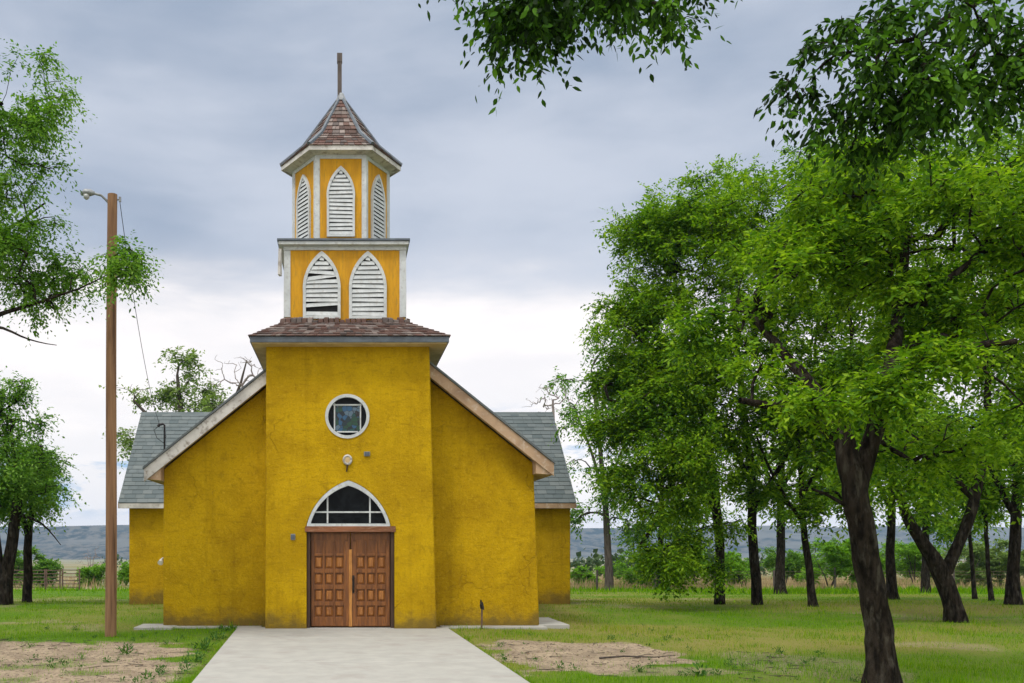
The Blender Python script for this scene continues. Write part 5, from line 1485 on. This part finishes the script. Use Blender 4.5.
def litter():
    """clods, small stones, dead leaves and fallen sticks on the bare earth"""
    rs = np.random.RandomState(8)
    def spot(lim):
        while True:
            y = rs.uniform(11.5, 18.5); x = rs.uniform(-7, 7.5)
            if not (wl_(y) - .03 < x < wr_(y) + .03) and dirt_mask(x, y) > lim: return x, y
    zof = lambda x, y: float((fbm(x, y, 1.6, 3, 4) - .5) * .09 - .01)
    b = MB()
    for k in range(2200):
        x, y = spot(.4); z = zof(x, y)
        r = .006 + .022 * rs.rand() ** 3
        vs = [(x + r * rs.uniform(.7, 1.3) * a, y + r * rs.uniform(.7, 1.3) * c, z + r * rs.uniform(.4, .9) * e_) for a, c, e_ in ((1, 0, 0), (-1, 0, 0), (0, 1, 0), (0, -1, 0), (0, 0, 1), (0, 0, -1))]
        b.add(vs, [(0, 2, 4), (2, 1, 4), (1, 3, 4), (3, 0, 4), (2, 0, 5), (1, 2, 5), (3, 1, 5), (0, 3, 5)])
    o = b.build('pebbles', mat_island('pebble', [(0.17, 0.13, 0.10), (0.32, 0.26, 0.20), (0.12, 0.09, 0.07), (0.24, 0.19, 0.145)], bs=0.1), recalc=False)
    tag(o, 'small stones and clods strewn over the bare earth', 'pebbles', kind='stuff')
    b = MB()
    for k in range(150):
        x, y = spot(.15); z = zof(x, y) + .012
        a = rs.uniform(0, 6.28); L = rs.uniform(.06, .35)
        d = np.array([math.cos(a), math.sin(a), rs.uniform(-.05, .08)]); e_ = np.array([-d[1], d[0], 0]) * rs.uniform(-.15, .15) * L
        p0 = np.array([x, y, z])
        b.tube([p0, p0 + d * L * .5 + e_, p0 + d * L], [.006, .005, .003], 4)
    x0, y0 = PX(632, 14.9), 14.9
    b.tube([(x0 - .5, y0, .0), (x0 - .1, y0 + .06, .02), (x0 + .35, y0 - .02, .015), (x0 + .7, y0 + .1, .03)], [.016, .014, .010, .005], 5)
    b.tube([(x0 + .1, y0 + .05, .02), (x0 + .3, y0 + .22, .03), (x0 + .42, y0 + .3, .02)], [.008, .006, .003], 4)
    o = b.build('sticks', M['bark_grey'])
    tag(o, 'dry fallen sticks lying on the bare earth', 'sticks', kind='stuff')
    n = 1500
    pos = []
    while len(pos) < n:
        x, y = spot(.02); pos.append((x, y, zof(x, y) + .01))
    pos = np.array(pos); a = rs.rand(n) * 6.28
    d = np.stack([np.cos(a), np.sin(a), rs.uniform(-.1, .3, n)], -1)
    v, f, z = leaves_mesh(pos, unit(d), unit(np.array([0, 0, 1.]) + rs.randn(n, 3) * .3), rs.uniform(.02, .05, n), .5)
    o = np_mesh('dead_leaves', v, f, z, mat_island('dead_leaf', [(0.10, 0.06, 0.035), (0.20, 0.13, 0.07), (0.07, 0.045, 0.03)], bs=0.1))
    tag(o, 'brown dead leaves scattered on the bare earth', 'dead leaves', kind='stuff')
litter()

def far_brush():
    """scattered junipers and scrub over the valley floor, too far to tell apart"""
    rs = np.random.RandomState(91)
    pos, ln = [], []
    for k in range(420):
        y = 120 * (1150 / 120) ** rs.rand(); x = rs.uniform(-.6, .95) * y
        if fbm(np.array([x]), np.array([y]), y * .12, 301, 3)[0] < .46: continue
        h = rs.uniform(1.2, 3.6) * (1 + y / 1500); wd = h * rs.uniform(.6, 1.6)
        n = 70
        p = rs.randn(n, 3) * np.array([wd * .38, wd * .38, h * .26]) + np.array([x, y, float(terr(x, y)) + h * .45])
        pos.append(p); ln.append(np.full(n, h * .30) * rs.uniform(.6, 1.3, n))
    pos = np.concatenate(pos); n = len(pos)
    v, f, z = leaves_mesh(pos, unit(rs.randn(n, 3)), unit(rs.randn(n, 3)), np.concatenate(ln), .8)
    o = np_mesh('far_scrub', v, f, z, M['scrub'])
    tag(o, 'dark scrub dotted over the far valley floor', 'scrub', kind='stuff')
M['scrub'] = mat_leaf('scrub_leaf', [(0.025, 0.05, 0.018), (0.045, 0.085, 0.025), (0.08, 0.12, 0.04)], 0.2)
far_brush()

# ------------------------------------------------------------------ haze in the valley air
hz = MB(); hz.box(-4200, 4600, -120, 3300, -30, 90)
hm = bpy.data.materials.new('haze'); hm.use_nodes = True
ht = hm.node_tree; ht.nodes.clear()
pv = N(ht, 'ShaderNodeVolumePrincipled')
pv.inputs['Color'].default_value = (0.42, 0.66, 1.0, 1)
pv.inputs['Density'].default_value = 0.00015
pv.inputs['Anisotropy'].default_value = 0.0
ho = N(ht, 'ShaderNodeOutputMaterial'); ht.links.new(pv.outputs[0], ho.inputs['Volume'])
tag(hz.build('haze', hm), 'thin blue haze in the valley air', 'haze', kind='stuff')
